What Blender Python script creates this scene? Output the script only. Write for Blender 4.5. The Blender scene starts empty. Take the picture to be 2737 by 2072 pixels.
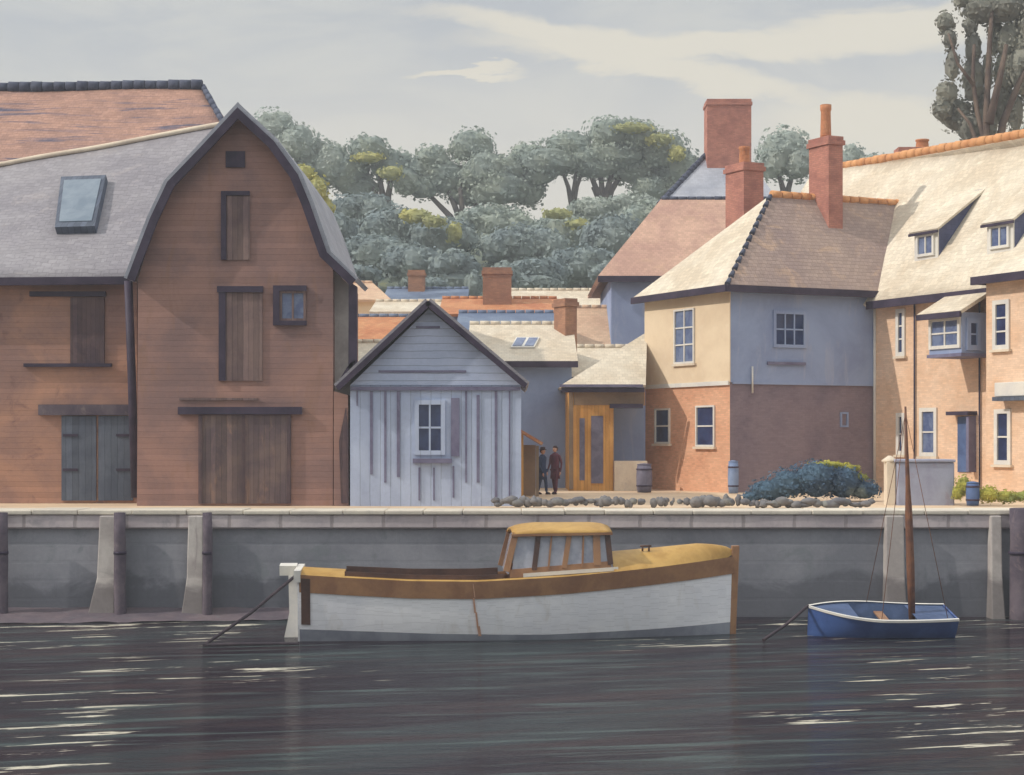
import bpy, math, random
from mathutils import Vector, noise
random.seed(7)
R = math.radians
sc = bpy.context.scene
col = sc.collection

# ------------------------------------------------------------------ camera
F = 4400.0            # focal length in pixels of the 2737 px wide picture
HV = 1180.0           # row of the horizon
EYE = 4.8
cam_d = bpy.data.cameras.new('camera'); cam = bpy.data.objects.new('camera', cam_d); col.objects.link(cam)
cam.location = (0, 0, EYE); cam.rotation_euler = (R(90), 0, 0)
cam_d.sensor_width = 36; cam_d.lens = 36 * F / 2737; cam_d.shift_y = (HV - 1036) / 2737
cam_d.clip_start = 0.5; cam_d.clip_end = 3000
sc.camera = cam

# ------------------------------------------------------------------ light
sc.view_settings.view_transform = 'Standard'; sc.view_settings.look = 'None'
sc.view_settings.exposure = 0.08; sc.view_settings.gamma = 1.0
SUN_EL, SUN_DIR = R(37), Vector((-0.975, -0.22, 0)).normalized()
to_sun = Vector((SUN_DIR.x * math.cos(SUN_EL), SUN_DIR.y * math.cos(SUN_EL), math.sin(SUN_EL)))
sd = bpy.data.lights.new('sun', 'SUN'); sd.energy = 2.5; sd.angle = R(0.6); sd.color = (1.0, 0.93, 0.84)
so = bpy.data.objects.new('sun', sd); col.objects.link(so)
so.rotation_euler = to_sun.to_track_quat('Z', 'Y').to_euler(); so.location = (-60, 0, 60)

w = bpy.data.worlds.new('World'); sc.world = w; w.use_nodes = True
nt = w.node_tree; nt.nodes.clear()
def N(nt, t, **kw):
    n = nt.nodes.new(t)
    for k, v in kw.items():
        if k in n.inputs.keys() if isinstance(k, str) else False: n.inputs[k].default_value = v
        else: setattr(n, k, v)
    return n
def L(nt, a, b): nt.links.new(a, b)
def math_(nt, op, a, b=None, c=None, clamp=False):
    n = nt.nodes.new('ShaderNodeMath'); n.operation = op; n.use_clamp = clamp
    for i, x in enumerate((a, b, c)):
        if x is None: continue
        if isinstance(x, (int, float)): n.inputs[i].default_value = x
        else: nt.links.new(x, n.inputs[i])
    return n.outputs[0]
def mixc(nt, fac, a, b, mode='MIX'):
    n = nt.nodes.new('ShaderNodeMix'); n.data_type = 'RGBA'; n.blend_type = mode
    for i, x in ((0, fac), (6, a), (7, b)):
        if isinstance(x, (int, float)): n.inputs[i].default_value = x
        elif isinstance(x, tuple): n.inputs[i].default_value = (x[0], x[1], x[2], 1)
        else: nt.links.new(x, n.inputs[i])
    return n.outputs[2]
def smooth(nt, x, lo, hi):
    n = nt.nodes.new('ShaderNodeMapRange'); n.interpolation_type = 'SMOOTHSTEP'
    n.inputs[1].default_value = lo; n.inputs[2].default_value = hi; nt.links.new(x, n.inputs[0]); return n.outputs[0]
def lin(c):
    f = lambda x: (x / 255 / 12.92) if x / 255 <= 0.04045 else ((x / 255 + 0.055) / 1.055) ** 2.4
    return tuple(f(x) for x in c)

sky = nt.nodes.new('ShaderNodeTexSky'); sky.sky_type = 'NISHITA'; sky.sun_disc = False
sky.sun_elevation = SUN_EL; sky.sun_rotation = math.atan2(to_sun.x, to_sun.y); sky.air_density = 1; sky.dust_density = 3
tc = nt.nodes.new('ShaderNodeTexCoord'); sp = nt.nodes.new('ShaderNodeSeparateXYZ'); L(nt, tc.outputs['Generated'], sp.inputs[0])
dy = math_(nt, 'MAXIMUM', math_(nt, 'ABSOLUTE', sp.outputs[1]), 0.25)
cu = math_(nt, 'DIVIDE', sp.outputs[0], dy); cv = math_(nt, 'DIVIDE', sp.outputs[2], dy)
cmb = nt.nodes.new('ShaderNodeCombineXYZ'); L(nt, cu, cmb.inputs[0]); L(nt, math_(nt, 'MULTIPLY', cv, 3.2), cmb.inputs[1])
def wn(scale, det=4, rough=0.55, dist=0.0):
    n = nt.nodes.new('ShaderNodeTexNoise'); n.inputs['Scale'].default_value = scale; n.inputs['Detail'].default_value = det
    n.inputs['Roughness'].default_value = rough; n.inputs['Distortion'].default_value = dist
    L(nt, cmb.outputs[0], n.inputs['Vector']); return n.outputs['Fac']
n1 = wn(7.0, 5, 0.6, 0.6); n2 = wn(2.6, 3); n3 = wn(22.0, 5, 0.6)
wob = math_(nt, 'MULTIPLY', math_(nt, 'SUBTRACT', n1, 0.5), 0.10)
wob = math_(nt, 'ADD', wob, math_(nt, 'MULTIPLY', math_(nt, 'SUBTRACT', n3, 0.5), 0.03))
def patch(u0, v0, ru, rv, tilt=0.0):      # a bright bank of cloud at a direction of the sky
    a = math_(nt, 'SUBTRACT', cu, u0)
    b = math_(nt, 'SUBTRACT', math_(nt, 'SUBTRACT', cv, v0), math_(nt, 'MULTIPLY', a, tilt))
    a = math_(nt, 'DIVIDE', a, ru); b = math_(nt, 'DIVIDE', math_(nt, 'ADD', b, math_(nt, 'MULTIPLY', wob, 0.45)), rv)
    q = math_(nt, 'ADD', math_(nt, 'MULTIPLY', a, a), math_(nt, 'MULTIPLY', b, b))
    return smooth(nt, q, 1.9, 0.35)
dir_ = lambda u, v: ((u - 1368.5) / F, (HV - v) / F)
pm = None
for (u, v, ru, rv, tl) in ((1950, 120, 620, 45, 0.02), (1700, 170, 520, 38, -0.22), (1240, 208, 140, 11, 0.03), (1930, 228, 160, 34, -0.25),
                           (2350, 85, 300, 48, 0.05), (2450, 330, 380, 70, 0), (3600, 250, 500, 90, .1), (-900, 300, 600, 80, -.1)):
    p = patch(*dir_(u, v), ru / F, rv / F, tl)
    pm = p if pm is None else math_(nt, 'MAXIMUM', pm, p)
grey = mixc(nt, smooth(nt, n1, 0.35, 0.68), lin((186, 190, 194)), lin((202, 203, 200)))
low = smooth(nt, cv, 0.27, 0.13)          # pale band of the sky towards the horizon
grey = mixc(nt, math_(nt, 'MULTIPLY', low, 0.92), grey, lin((222, 217, 205)))
cl = mixc(nt, math_(nt, 'MULTIPLY', pm, 0.85), grey, lin((228, 221, 204)))
cl10 = nt.nodes.new('ShaderNodeVectorMath'); cl10.operation = 'SCALE'; L(nt, cl, cl10.inputs[0]); cl10.inputs['Scale'].default_value = 10.0
final = mixc(nt, 0.93, sky.outputs[0], cl10.outputs[0])
zen = nt.nodes.new('ShaderNodeVectorMath'); zen.operation = 'SCALE'; L(nt, final, zen.inputs[0])     # unseen cloud overhead brightened to add fill on shaded fronts
L(nt, math_(nt, 'ADD', 1.04, math_(nt, 'MULTIPLY', smooth(nt, sp.outputs[2], 0.30, 0.75), 1.1)), zen.inputs['Scale']); final = zen.outputs[0]
bg = nt.nodes.new('ShaderNodeBackground'); bg.inputs['Strength'].default_value = 0.1; L(nt, final, bg.inputs[0])
wo = nt.nodes.new('ShaderNodeOutputWorld'); L(nt, bg.outputs[0], wo.inputs[0])

# ------------------------------------------------------------------ helpers: points
def at(u, v, Y): return Vector(((u - 1368.5) * Y / F, Y, EYE + (HV - v) * Y / F))
Z0 = 2.9                                   # level of the quay
def Zof(v, Y): return EYE + (HV - v) * Y / F
def Xof(u, Y): return (u - 1368.5) * Y / F
def ray_plane(u, v, p, n):
    d = Vector(((u - 1368.5) / F, 1, (HV - v) / F)); o = Vector((0, 0, EYE))
    t = (p - o).dot(n) / d.dot(n); return o + d * t

# ------------------------------------------------------------------ helpers: meshes
class MB:
    def __init__(s): s.v = []; s.f = []; s.sm = []
    def add(s, vs, fs, smooth=False):
        k = len(s.v); s.v += [Vector(p) for p in vs]; s.f += [tuple(i + k for i in f) for f in fs]; s.sm += [smooth] * len(fs)
        return s
    def box(s, a, b):
        x0, y0, z0 = a; x1, y1, z1 = b
        return s.add([(x0,y0,z0),(x1,y0,z0),(x1,y1,z0),(x0,y1,z0),(x0,y0,z1),(x1,y0,z1),(x1,y1,z1),(x0,y1,z1)],
                     [(0,3,2,1),(4,5,6,7),(0,1,5,4),(1,2,6,5),(2,3,7,6),(3,0,4,7)])
    def prism(s, pts, ex):                 # polygon extruded by vector ex
        n = len(pts); pts = [Vector(p) for p in pts]; ex = Vector(ex)
        nn = Vector((0,0,0))
        for i in range(n): nn += (pts[i] - pts[0]).cross(pts[(i+1) % n] - pts[0])
        if nn.dot(ex) > 0: pts = pts[::-1]
        fs = [tuple(range(n)), tuple(range(2*n-1, n-1, -1))] + [(i, i+n, (i+1) % n + n, (i+1) % n) for i in range(n)]
        return s.add(pts + [p + ex for p in pts], fs)
    def beam(s, a, b, wd, hd, up=(0,0,1)):
        a, b = Vector(a), Vector(b); d = (b - a).normalized(); up = Vector(up)
        r = d.cross(up)
        if r.length < 1e-4: r = d.cross(Vector((0,1,0)))
        r.normalize(); q = r.cross(d).normalized()
        pts = [a - r*wd/2 - q*hd/2, a + r*wd/2 - q*hd/2, a + r*wd/2 + q*hd/2, a - r*wd/2 + q*hd/2]
        return s.prism(pts, b - a)
    def tube(s, pts, rad, n=10, caps=True):
        pts = [Vector(p) for p in pts]; rad = rad if isinstance(rad, (list, tuple)) else [rad] * len(pts)
        k = len(s.v); prev = None
        for i, p in enumerate(pts):
            d = (pts[min(i+1, len(pts)-1)] - pts[max(i-1, 0)]).normalized()
            r = d.cross(Vector((0.13, 0.97, 0.2))).normalized() if prev is None else (prev - d * prev.dot(d)).normalized()
            prev = r; q = d.cross(r)
            for j in range(n):
                a = 2 * math.pi * j / n; s.v.append(p + (r * math.cos(a) + q * math.sin(a)) * rad[i])
        for i in range(len(pts) - 1):
            for j in range(n):
                s.f.append((k+i*n+j, k+i*n+(j+1) % n, k+(i+1)*n+(j+1) % n, k+(i+1)*n+j)); s.sm.append(True)
        if caps:
            s.f.append(tuple(k+j for j in range(n-1, -1, -1))); s.sm.append(False)
            s.f.append(tuple(k+(len(pts)-1)*n+j for j in range(n))); s.sm.append(False)
        return s
    def lathe(s, c, prof, n=20, sx=1, sy=1):
        k = len(s.v); c = Vector(c)
        for r, z in prof:
            for j in range(n):
                a = 2 * math.pi * j / n; s.v.append(c + Vector((r * math.cos(a) * sx, r * math.sin(a) * sy, z)))
        for i in range(len(prof) - 1):
            for j in range(n):
                s.f.append((k+i*n+j, k+i*n+(j+1) % n, k+(i+1)*n+(j+1) % n, k+(i+1)*n+j)); s.sm.append(True)
        s.f.append(tuple(k+j for j in range(n-1, -1, -1))); s.sm.append(False)
        s.f.append(tuple(k+(len(prof)-1)*n+j for j in range(n))); s.sm.append(False)
        return s
    def grid(s, fn, nu, nv, smooth=True):
        k = len(s.v)
        for i in range(nu + 1):
            for j in range(nv + 1): s.v.append(Vector(fn(i / nu, j / nv)))
        for i in range(nu):
            for j in range(nv):
                a = k + i * (nv + 1) + j; s.f.append((a, a + nv + 1, a + nv + 2, a + 1)); s.sm.append(smooth)
        return s
    def slab(s, pts, th):                  # thick sloping sheet: top face given, th downwards along its normal
        pts = [Vector(p) for p in pts]; n = Vector((0,0,0))
        for i in range(1, len(pts) - 1): n += (pts[i] - pts[0]).cross(pts[i+1] - pts[0])
        n.normalize()
        if n.z < 0: n = -n
        return s.prism(pts, -n * th)
    def build(s, name, mat, root=None, parent=None, bevel=0.0, origin=None):
        org = Vector(origin) if origin is not None else (Vector(root.location) if root else Vector((0,0,0)))
        me = bpy.data.meshes.new(name)
        me.from_pydata([tuple(p - org) for p in s.v], [], s.f); me.update()
        for p, q in zip(me.polygons, s.sm): p.use_smooth = q
        uv = me.uv_layers.new(name='uv')
        Z = Vector((0,0,1))
        for p in me.polygons:
            n = p.normal; t = Z.cross(n)
            t = t.normalized() if t.length > 0.15 else Vector((1,0,0))
            b = n.cross(t)
            for li in p.loop_indices:
                co = me.vertices[me.loops[li].vertex_index].co + org
                uv.data[li].uv = (co.dot(t), co.dot(b))
        ob = bpy.data.objects.new(name, me); col.objects.link(ob)
        if mat: me.materials.append(mat)
        if parent is not None: ob.parent = parent
        elif root is not None: ob.parent = root
        elif origin is not None: ob.location = org
        if bevel:
            m = ob.modifiers.new('bevel', 'BEVEL'); m.width = bevel; m.segments = 2; m.limit_method = 'ANGLE'
        return ob

def thing(name, label, cat, loc, group=None):
    o = bpy.data.objects.new(name, None); col.objects.link(o); o.location = Vector(loc); o.empty_display_size = 0.3
    tag(o, label, cat, group); return o
def tag(o, label=None, cat=None, group=None, kind=None):
    if label: o['label'] = label
    if cat: o['category'] = cat
    if group: o['group'] = group
    if kind: o['kind'] = kind
    return o

class Wall:
    """a vertical facade through two ground points; s runs left to right, outwards is towards the water"""
    def __init__(s, p0, p1):
        s.p0 = Vector((p0[0], p0[1], 0)); s.t = (Vector((p1[0], p1[1], 0)) - s.p0); s.len = s.t.length; s.t.normalize()
        s.n = Vector((s.t.y, -s.t.x, 0))
    def sz(s, u, v):
        p = ray_plane(u, v, s.p0, s.n); return (p - s.p0).dot(s.t), p.z
    def P(s, a, z, out=0.0): return s.p0 + s.t * a + s.n * out + Vector((0, 0, z))
    def rect(s, u0, v0, u1, v1):
        um, vm = (u0+u1)/2, (v0+v1)/2
        return s.sz(u0, vm)[0], s.sz(u1, vm)[0], s.sz(um, v1)[1], s.sz(um, v0)[1]
    def slab(s, mb, a0, a1, z0, z1, o0, o1):
        return mb.prism([s.P(a0,z0,o0), s.P(a1,z0,o0), s.P(a1,z1,o0), s.P(a0,z1,o0)], s.n * (o1 - o0))

# ------------------------------------------------------------------ helpers: materials
def mat(name, c, c2=None, scale=0.6, amt=1.0, rough=0.85, pattern=None, pat_col=None, pat=(0.22, 0.075), bump=0.3,
        fine=0.12, stain=None, stain_amt=0.4, streak=False, spec=0.25, coord='UV', pmix=0.5, gapk=0.45, tide=None):
    """c, c2: sRGB 0-255 colours of the surface; pattern: brick / tile / boards / courses"""
    m = bpy.data.materials.new(name); m.use_nodes = True; nt = m.node_tree; nt.nodes.clear()
    out = nt.nodes.new('ShaderNodeOutputMaterial'); bs = nt.nodes.new('ShaderNodeBsdfPrincipled'); L(nt, bs.outputs[0], out.inputs[0])
    bs.inputs['Roughness'].default_value = rough; bs.inputs['Specular IOR Level'].default_value = spec
    tc = nt.nodes.new('ShaderNodeTexCoord'); ob = tc.outputs['Object']; uv = tc.outputs['UV']
    def noi(vec, sc_, det=5, ro=0.6, dist=0.0):
        n = nt.nodes.new('ShaderNodeTexNoise'); n.inputs['Scale'].default_value = sc_; n.inputs['Detail'].default_value = det
        n.inputs['Roughness'].default_value = ro; n.inputs['Distortion'].default_value = dist; L(nt, vec, n.inputs['Vector']); return n.outputs['Fac']
    def mapped(vec, s3):
        n = nt.nodes.new('ShaderNodeMapping'); n.inputs['Scale'].default_value = s3; L(nt, vec, n.inputs[0]); return n.outputs[0]
    c1 = lin(c); cc2 = lin(c2) if c2 else tuple(x * 0.7 for x in c1)
    wash = smooth(nt, noi(ob, scale, 6, 0.62, 0.4), 0.36, 0.66)
    base = mixc(nt, math_(nt, 'MULTIPLY', wash, amt), c1, cc2)
    if stain:
        sv = mapped(ob, (.16, 1.4, 1.4) if streak == 'h' else (1.6, 1.6, 0.35) if streak else (1, 1, 1))
        st = smooth(nt, noi(sv, scale * 1.9 + 0.4, 6, 0.65, 0.8), *((.52, .66) if streak == 'h' else (0.54, 0.70)))
        base = mixc(nt, math_(nt, 'MULTIPLY', st, stain_amt), base, lin(stain))
    hgt = noi(ob, 14.0, 4, 0.7)
    bfac = math_(nt, 'MULTIPLY', hgt, 0.35)
    wuv = nt.nodes.new('ShaderNodeVectorMath'); wuv.operation = 'ADD'
    wn_ = nt.nodes.new('ShaderNodeTexNoise'); wn_.inputs['Scale'].default_value = 1.4; wn_.inputs['Detail'].default_value = 3; L(nt, ob, wn_.inputs['Vector'])
    sv_ = nt.nodes.new('ShaderNodeVectorMath'); sv_.operation = 'MULTIPLY_ADD'
    L(nt, wn_.outputs['Color'], sv_.inputs[0]); sv_.inputs[1].default_value = (0.06, 0.06, 0.0); sv_.inputs[2].default_value = (-0.03, -0.03, 0)
    L(nt, uv, wuv.inputs[0]); L(nt, sv_.outputs[0], wuv.inputs[1])
    if pattern in ('brick', 'tile', 'courses'):
        b = nt.nodes.new('ShaderNodeTexBrick'); L(nt, wuv.outputs[0], b.inputs['Vector'])
        b.inputs['Scale'].default_value = 1.0; b.inputs['Brick Width'].default_value = pat[0]; b.inputs['Row Height'].default_value = pat[1]
        b.inputs['Mortar Size'].default_value = pat[1] * (0.10 if pattern != 'tile' else 0.06); b.inputs['Mortar Smooth'].default_value = 0.5
        b.inputs['Color1'].default_value = (1, 1, 1, 1); b.inputs['Color2'].default_value = (0.62, 0.62, 0.62, 1)
        b.inputs['Mortar'].default_value = (0.5, 0.5, 0.5, 1)
        var = mixc(nt, pmix, (1, 1, 1), b.outputs['Color'])
        base = mixc(nt, 1.0, base, var, 'MULTIPLY')
        if pat_col: base = mixc(nt, math_(nt, 'MULTIPLY', b.outputs['Fac'], 0.6), base, lin(pat_col))
        bfac = math_(nt, 'ADD', bfac, math_(nt, 'MULTIPLY', math_(nt, 'SUBTRACT', 1.0, b.outputs['Fac']), 0.8))
        if pattern == 'tile':              # each course of tiles lifts at its lower edge
            su = nt.nodes.new('ShaderNodeSeparateXYZ'); L(nt, wuv.outputs[0], su.inputs[0])
            fr = math_(nt, 'FRACT', math_(nt, 'DIVIDE', su.outputs[1], pat[1]))
            bfac = math_(nt, 'ADD', bfac, math_(nt, 'MULTIPLY', math_(nt, 'SUBTRACT', 1.0, fr), 1.2))
    if pattern in ('boards', 'vboards'):
        su = nt.nodes.new('ShaderNodeSeparateXYZ'); L(nt, wuv.outputs[0], su.inputs[0])
        ax = su.outputs[1] if pattern == 'boards' else su.outputs[0]
        q = math_(nt, 'DIVIDE', ax, pat[1]); fr = math_(nt, 'FRACT', q)
        wnz = nt.nodes.new('ShaderNodeTexWhiteNoise'); wnz.noise_dimensions = '1D'; L(nt, math_(nt, 'FLOOR', q), wnz.inputs['W'])
        k = math_(nt, 'ADD', math_(nt, 'MULTIPLY', wnz.outputs['Value'], 0.34 * pmix * 2), 1 - 0.24 * pmix * 2)
        gap = smooth(nt, math_(nt, 'ABSOLUTE', math_(nt, 'SUBTRACT', fr, 0.5)), 0.44, 0.49)
        k = math_(nt, 'MULTIPLY', k, math_(nt, 'SUBTRACT', 1.0, math_(nt, 'MULTIPLY', gap, gapk)))
        grain = noi(mapped(uv, (1.2, 22, 1) if pattern == 'boards' else (22, 1.2, 1)), 1.6, 4, 0.6)
        k = math_(nt, 'MULTIPLY', k, math_(nt, 'ADD', math_(nt, 'MULTIPLY', grain, min(.5, pmix)), 1 - min(.5, pmix) / 2))
        kk = nt.nodes.new('ShaderNodeCombineColor')
        for i in range(3): L(nt, k, kk.inputs[i])
        base = mixc(nt, 1.0, base, kk.outputs[0], 'MULTIPLY')
        bfac = math_(nt, 'ADD', bfac, math_(nt, 'MULTIPLY', math_(nt, 'SUBTRACT', fr if pattern == 'boards' else 1.0, gap), 0.7 if pattern != 'boards' else -0.8))
    if tide:                              # weed and damp reach up to the tide mark
        so_ = nt.nodes.new('ShaderNodeSeparateXYZ'); L(nt, ob, so_.inputs[0])
        hh = math_(nt, 'ADD', so_.outputs[2], math_(nt, 'MULTIPLY', math_(nt, 'SUBTRACT', noi(mapped(ob, (.5, .5, .8)), 1.2, 5, .6, .6), .5), 2.2))
        base = mixc(nt, math_(nt, 'MULTIPLY', smooth(nt, hh, 1.25, .75), .8), base, lin(tide))
    g = math_(nt, 'ADD', math_(nt, 'MULTIPLY', noi(ob, 9.0, 5, 0.75), fine * 2), 1.0 - fine)
    gg = nt.nodes.new('ShaderNodeCombineColor')
    for i in range(3): L(nt, g, gg.inputs[i])
    base = mixc(nt, 1.0, base, gg.outputs[0], 'MULTIPLY')
    L(nt, base, bs.inputs['Base Color'])
    if bump:
        bp = nt.nodes.new('ShaderNodeBump'); bp.inputs['Strength'].default_value = bump; bp.inputs['Distance'].default_value = 0.03
        L(nt, bfac, bp.inputs['Height']); L(nt, bp.outputs[0], bs.inputs['Normal'])
    return m

M = {}
M['barn_brown'] = mat('barn_brown', (160, 124, 112), (132, 106, 102), 0.45, 1, pattern='boards', pat=(1, 0.17), stain=(146, 112, 94), stain_amt=.6, streak=True, pmix=.22, gapk=.16)
M['store_brown'] = mat('store_brown', (178, 136, 114), (142, 112, 104), 0.4, 1, pattern='boards', pat=(1, 0.17), stain=(128, 98, 92), stain_amt=.8, pmix=.22, gapk=.16)
M['slate'] = mat('slate', (156, 152, 156), (142, 138, 144), 0.35, 1, 0.7, 'tile', None, (0.30, 0.22), .5, stain=(172, 164, 164), stain_amt=.5, pmix=.45)
M['pale_slate'] = mat('pale_slate', (178, 181, 190), (158, 162, 174), 0.5, 1, 0.7, 'tile', None, (0.30, 0.22), .4, pmix=.35)
M['red_tile'] = mat('red_tile', (184, 144, 126), (158, 124, 112), 0.5, 1, 0.85, 'tile', None, (0.22, 0.2), .6, stain=(92, 92, 112), stain_amt=.95, streak='h', pmix=.5)
M['brown_tile'] = mat('brown_tile', (210, 172, 150), (188, 150, 134), 0.4, 1, 0.85, 'tile', None, (0.2, 0.18), .5, stain=(204, 168, 140), stain_amt=.5, pmix=.45)
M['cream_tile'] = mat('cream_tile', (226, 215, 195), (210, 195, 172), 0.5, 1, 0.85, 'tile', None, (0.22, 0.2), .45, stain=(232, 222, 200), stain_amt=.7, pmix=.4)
M['mauve_shade_tile'] = mat('mauve_shade_tile', (176, 154, 142), (158, 138, 132), 0.35, 1, 0.85, 'tile', None, (0.2, 0.18), .5, stain=(210, 176, 146), stain_amt=.5, pmix=.45)
M['orange_tile'] = mat('orange_tile', (206, 146, 104), (188, 122, 86), 0.8, 1, 0.85, 'tile', None, (0.2, 0.18), .5, stain=(216, 176, 130), stain_amt=.6, pmix=.4)
M['peach_tile'] = mat('peach_tile', (218, 186, 156), (206, 170, 142), 0.6, 1, 0.85, 'tile', None, (0.22, 0.2), .4, pmix=.4)
M['blue_slate'] = mat('blue_slate', (122, 136, 158), (104, 118, 144), 0.6, 1, 0.7, 'tile', None, (0.3, 0.2), .4, pmix=.4)
M['eaves'] = mat('eaves', (66, 56, 74), (48, 40, 58), 1.5, 1, 0.6, fine=.2)
M['ridge_orange'] = mat('ridge_orange', (214, 158, 108), (198, 138, 92), 1.2, 1, 0.8, fine=.2)
M['ridge_dark'] = mat('ridge_dark', (82, 88, 106), (62, 66, 84), 1.2, 1, 0.8, fine=.25)
M['dark_wood'] = mat('dark_wood', (104, 84, 84), (78, 64, 72), 1.2, 1, 0.8, 'vboards', None, (1, 0.14), .4, pmix=.5)
M['door_brown'] = mat('door_brown', (116, 98, 94), (94, 80, 84), 1.1, 1, 0.8, 'vboards', None, (1, 0.16), .5, stain=(150, 118, 98), stain_amt=.6, streak=True, pmix=.6)
M['door_slate'] = mat('door_slate', (98, 106, 120), (80, 88, 104), 0.9, 1, 0.75, 'vboards', None, (1, 0.2), .4, pmix=.5)
M['hatch'] = mat('hatch', (132, 110, 104), (112, 92, 92), 1.0, 1, 0.8, 'vboards', None, (1, 0.16), .5, pmix=.6)
M['shed_board'] = mat('shed_board', (180, 192, 216), (164, 176, 202), 0.5, 1, 0.8, 'vboards', None, (1, 0.30), .25, stain=(150, 158, 188), stain_amt=.35, pmix=.14, gapk=.3)
M['shed_gable'] = mat('shed_gable', (182, 192, 216), (166, 178, 204), 0.5, 1, 0.8, 'boards', None, (1, 0.22), .3, pmix=.2)
M['shed_trim'] = mat('shed_trim', (122, 120, 144), (102, 98, 124), 1.6, 1, 0.75, fine=.2)
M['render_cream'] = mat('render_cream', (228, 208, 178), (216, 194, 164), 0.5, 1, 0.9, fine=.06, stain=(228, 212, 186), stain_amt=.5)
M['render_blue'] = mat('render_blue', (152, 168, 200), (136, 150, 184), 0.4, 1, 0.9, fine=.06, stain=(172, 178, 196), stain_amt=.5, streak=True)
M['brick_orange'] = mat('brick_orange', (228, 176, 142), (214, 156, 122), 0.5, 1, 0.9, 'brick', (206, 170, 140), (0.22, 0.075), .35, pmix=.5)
M['brick_shade'] = mat('brick_shade', (142, 126, 134), (122, 108, 120), 0.5, 1, 0.9, 'brick', (132, 120, 126), (0.22, 0.075), .3, pmix=.35)
M['brick_peach'] = mat('brick_peach', (238, 206, 178), (228, 188, 154), 0.7, 1, 0.9, 'brick', (220, 190, 160), (0.22, 0.075), .3, stain=(224, 188, 156), stain_amt=.7, pmix=.4)
M['brick_chimney'] = mat('brick_chimney', (196, 136, 118), (172, 116, 104), 1.4, 1, 0.9, 'brick', (150, 110, 100), (0.22, 0.075), .4, pmix=.55)
M['brick_brown'] = mat('brick_brown', (180, 134, 106), (158, 116, 96), 1.4, 1, 0.9, 'brick', (150, 120, 104), (0.22, 0.075), .4, pmix=.55)
M['ochre'] = mat('ochre', (222, 168, 96), (206, 150, 82), 0.8, 1, 0.8, 'vboards', None, (1, 0.14), .3, pmix=.35)
M['ochre_dark'] = mat('ochre_dark', (150, 128, 104), (132, 114, 98), 0.8, 1, 0.8, fine=.2)
M['white_paint'] = mat('white_paint', (222, 218, 208), (206, 204, 200), 1.2, 1, 0.6, fine=.08)
M['cream_stone'] = mat('cream_stone', (222, 208, 186), (206, 190, 170), 0.9, 1, 0.9, fine=.15, stain=(180, 166, 156), stain_amt=.4)
M['glass'] = mat('glass', (52, 66, 104), (36, 46, 80), 2.0, 1, 0.12, bump=0, fine=.1, spec=.5)
M['glass_pale'] = mat('glass_pale', (112, 126, 156), (80, 94, 132), 2.4, 1, 0.12, bump=0, fine=.1, spec=.5)
M['door_blue'] = mat('door_blue', (86, 108, 150), (66, 84, 124), 1.4, 1, 0.6, fine=.1)
M['quay_panel'] = mat('quay_panel', (146, 147, 154), (122, 124, 132), 0.35, 1, 0.9, 'courses', None, (1.25, 0.5), .12, stain=(120, 126, 130), stain_amt=.7, pmix=.03, fine=.2, tide=(92, 94, 102))
M['quay_band'] = mat('quay_band', (200, 190, 190), (178, 168, 172), 0.5, 1, 0.9, 'courses', (140, 130, 130), (1.4, 0.6), .4, stain=(140, 136, 142), stain_amt=.5, pmix=.2, fine=.18)
M['quay_coping'] = mat('quay_coping', (214, 206, 190), (196, 188, 176), 0.7, 1, 0.9, fine=.18, stain=(170, 166, 160), stain_amt=.4)
M['buttress'] = mat('buttress', (196, 190, 184), (168, 160, 156), 0.8, 1, 0.9, fine=.2, stain=(146, 134, 134), stain_amt=.7, streak=True, tide=(104, 98, 98))
M['pile'] = mat('pile', (104, 94, 102), (76, 68, 80), 1.0, 1, 0.85, fine=.25, stain=(134, 120, 118), stain_amt=.6, streak=False)
M['ground'] = mat('ground', (216, 190, 158), (200, 176, 150), 0.5, 1, 0.95, fine=.12, stain=(190, 172, 152), stain_amt=.6, coord='O')
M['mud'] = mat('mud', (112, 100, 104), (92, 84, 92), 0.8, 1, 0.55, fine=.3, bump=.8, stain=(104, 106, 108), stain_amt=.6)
M['hill'] = mat('hill', (112, 120, 104), (92, 102, 96), 0.08, 1, 0.95, fine=.2, stain=(150, 148, 84), stain_amt=.5)
M['hull_white'] = mat('hull_white', (244, 244, 246), (230, 231, 236), 0.5, 1, 0.35, 'boards', None, (1, .16), .12, fine=.05, spec=.4, pmix=.08, gapk=.16, stain=(206, 200, 192), stain_amt=.35, streak=True)
M['hull_grey'] = mat('hull_grey', (150, 154, 164), (124, 128, 140), 0.9, 1, 0.6, bump=.1, fine=.12)
M['boat_brown'] = mat('boat_brown', (158, 118, 84), (136, 98, 72), 1.4, 1, 0.45, bump=.15, fine=.25, spec=.4)
M['boat_ochre'] = mat('boat_ochre', (190, 152, 86), (166, 128, 66), 1.4, 1, 0.5, bump=.1, fine=.15)
M['boat_dark'] = mat('boat_dark', (92, 68, 58), (72, 54, 50), 1.4, 1, 0.5, fine=.2)
M['dormer_cheek_shade'] = mat('dormer_cheek_shade', (92, 98, 130), (74, 78, 110), 1, 1, .7, 'tile', None, (.25, .2), .3, pmix=.3)  # dark blue holds the shade beside the dormers
M['skylight_glass'] = mat('skylight_glass', (128, 140, 152), (110, 124, 138), 1.5, 1, .45, bump=0)
M['rust'] = mat('rust', (204, 164, 140), (184, 140, 116), 3, 1, 0.8, fine=.3)
M['dinghy_blue'] = mat('dinghy_blue', (74, 104, 164), (58, 82, 138), 1.1, 1, 0.4, bump=.05, fine=.12, spec=.4)
M['dinghy_in'] = mat('dinghy_in', (76, 94, 130), (60, 78, 110), 1.5, 1, 0.6, fine=.15)
M['mast'] = mat('mast', (128, 86, 62), (98, 66, 56), 2.5, 1, 0.5, fine=.25)
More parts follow.
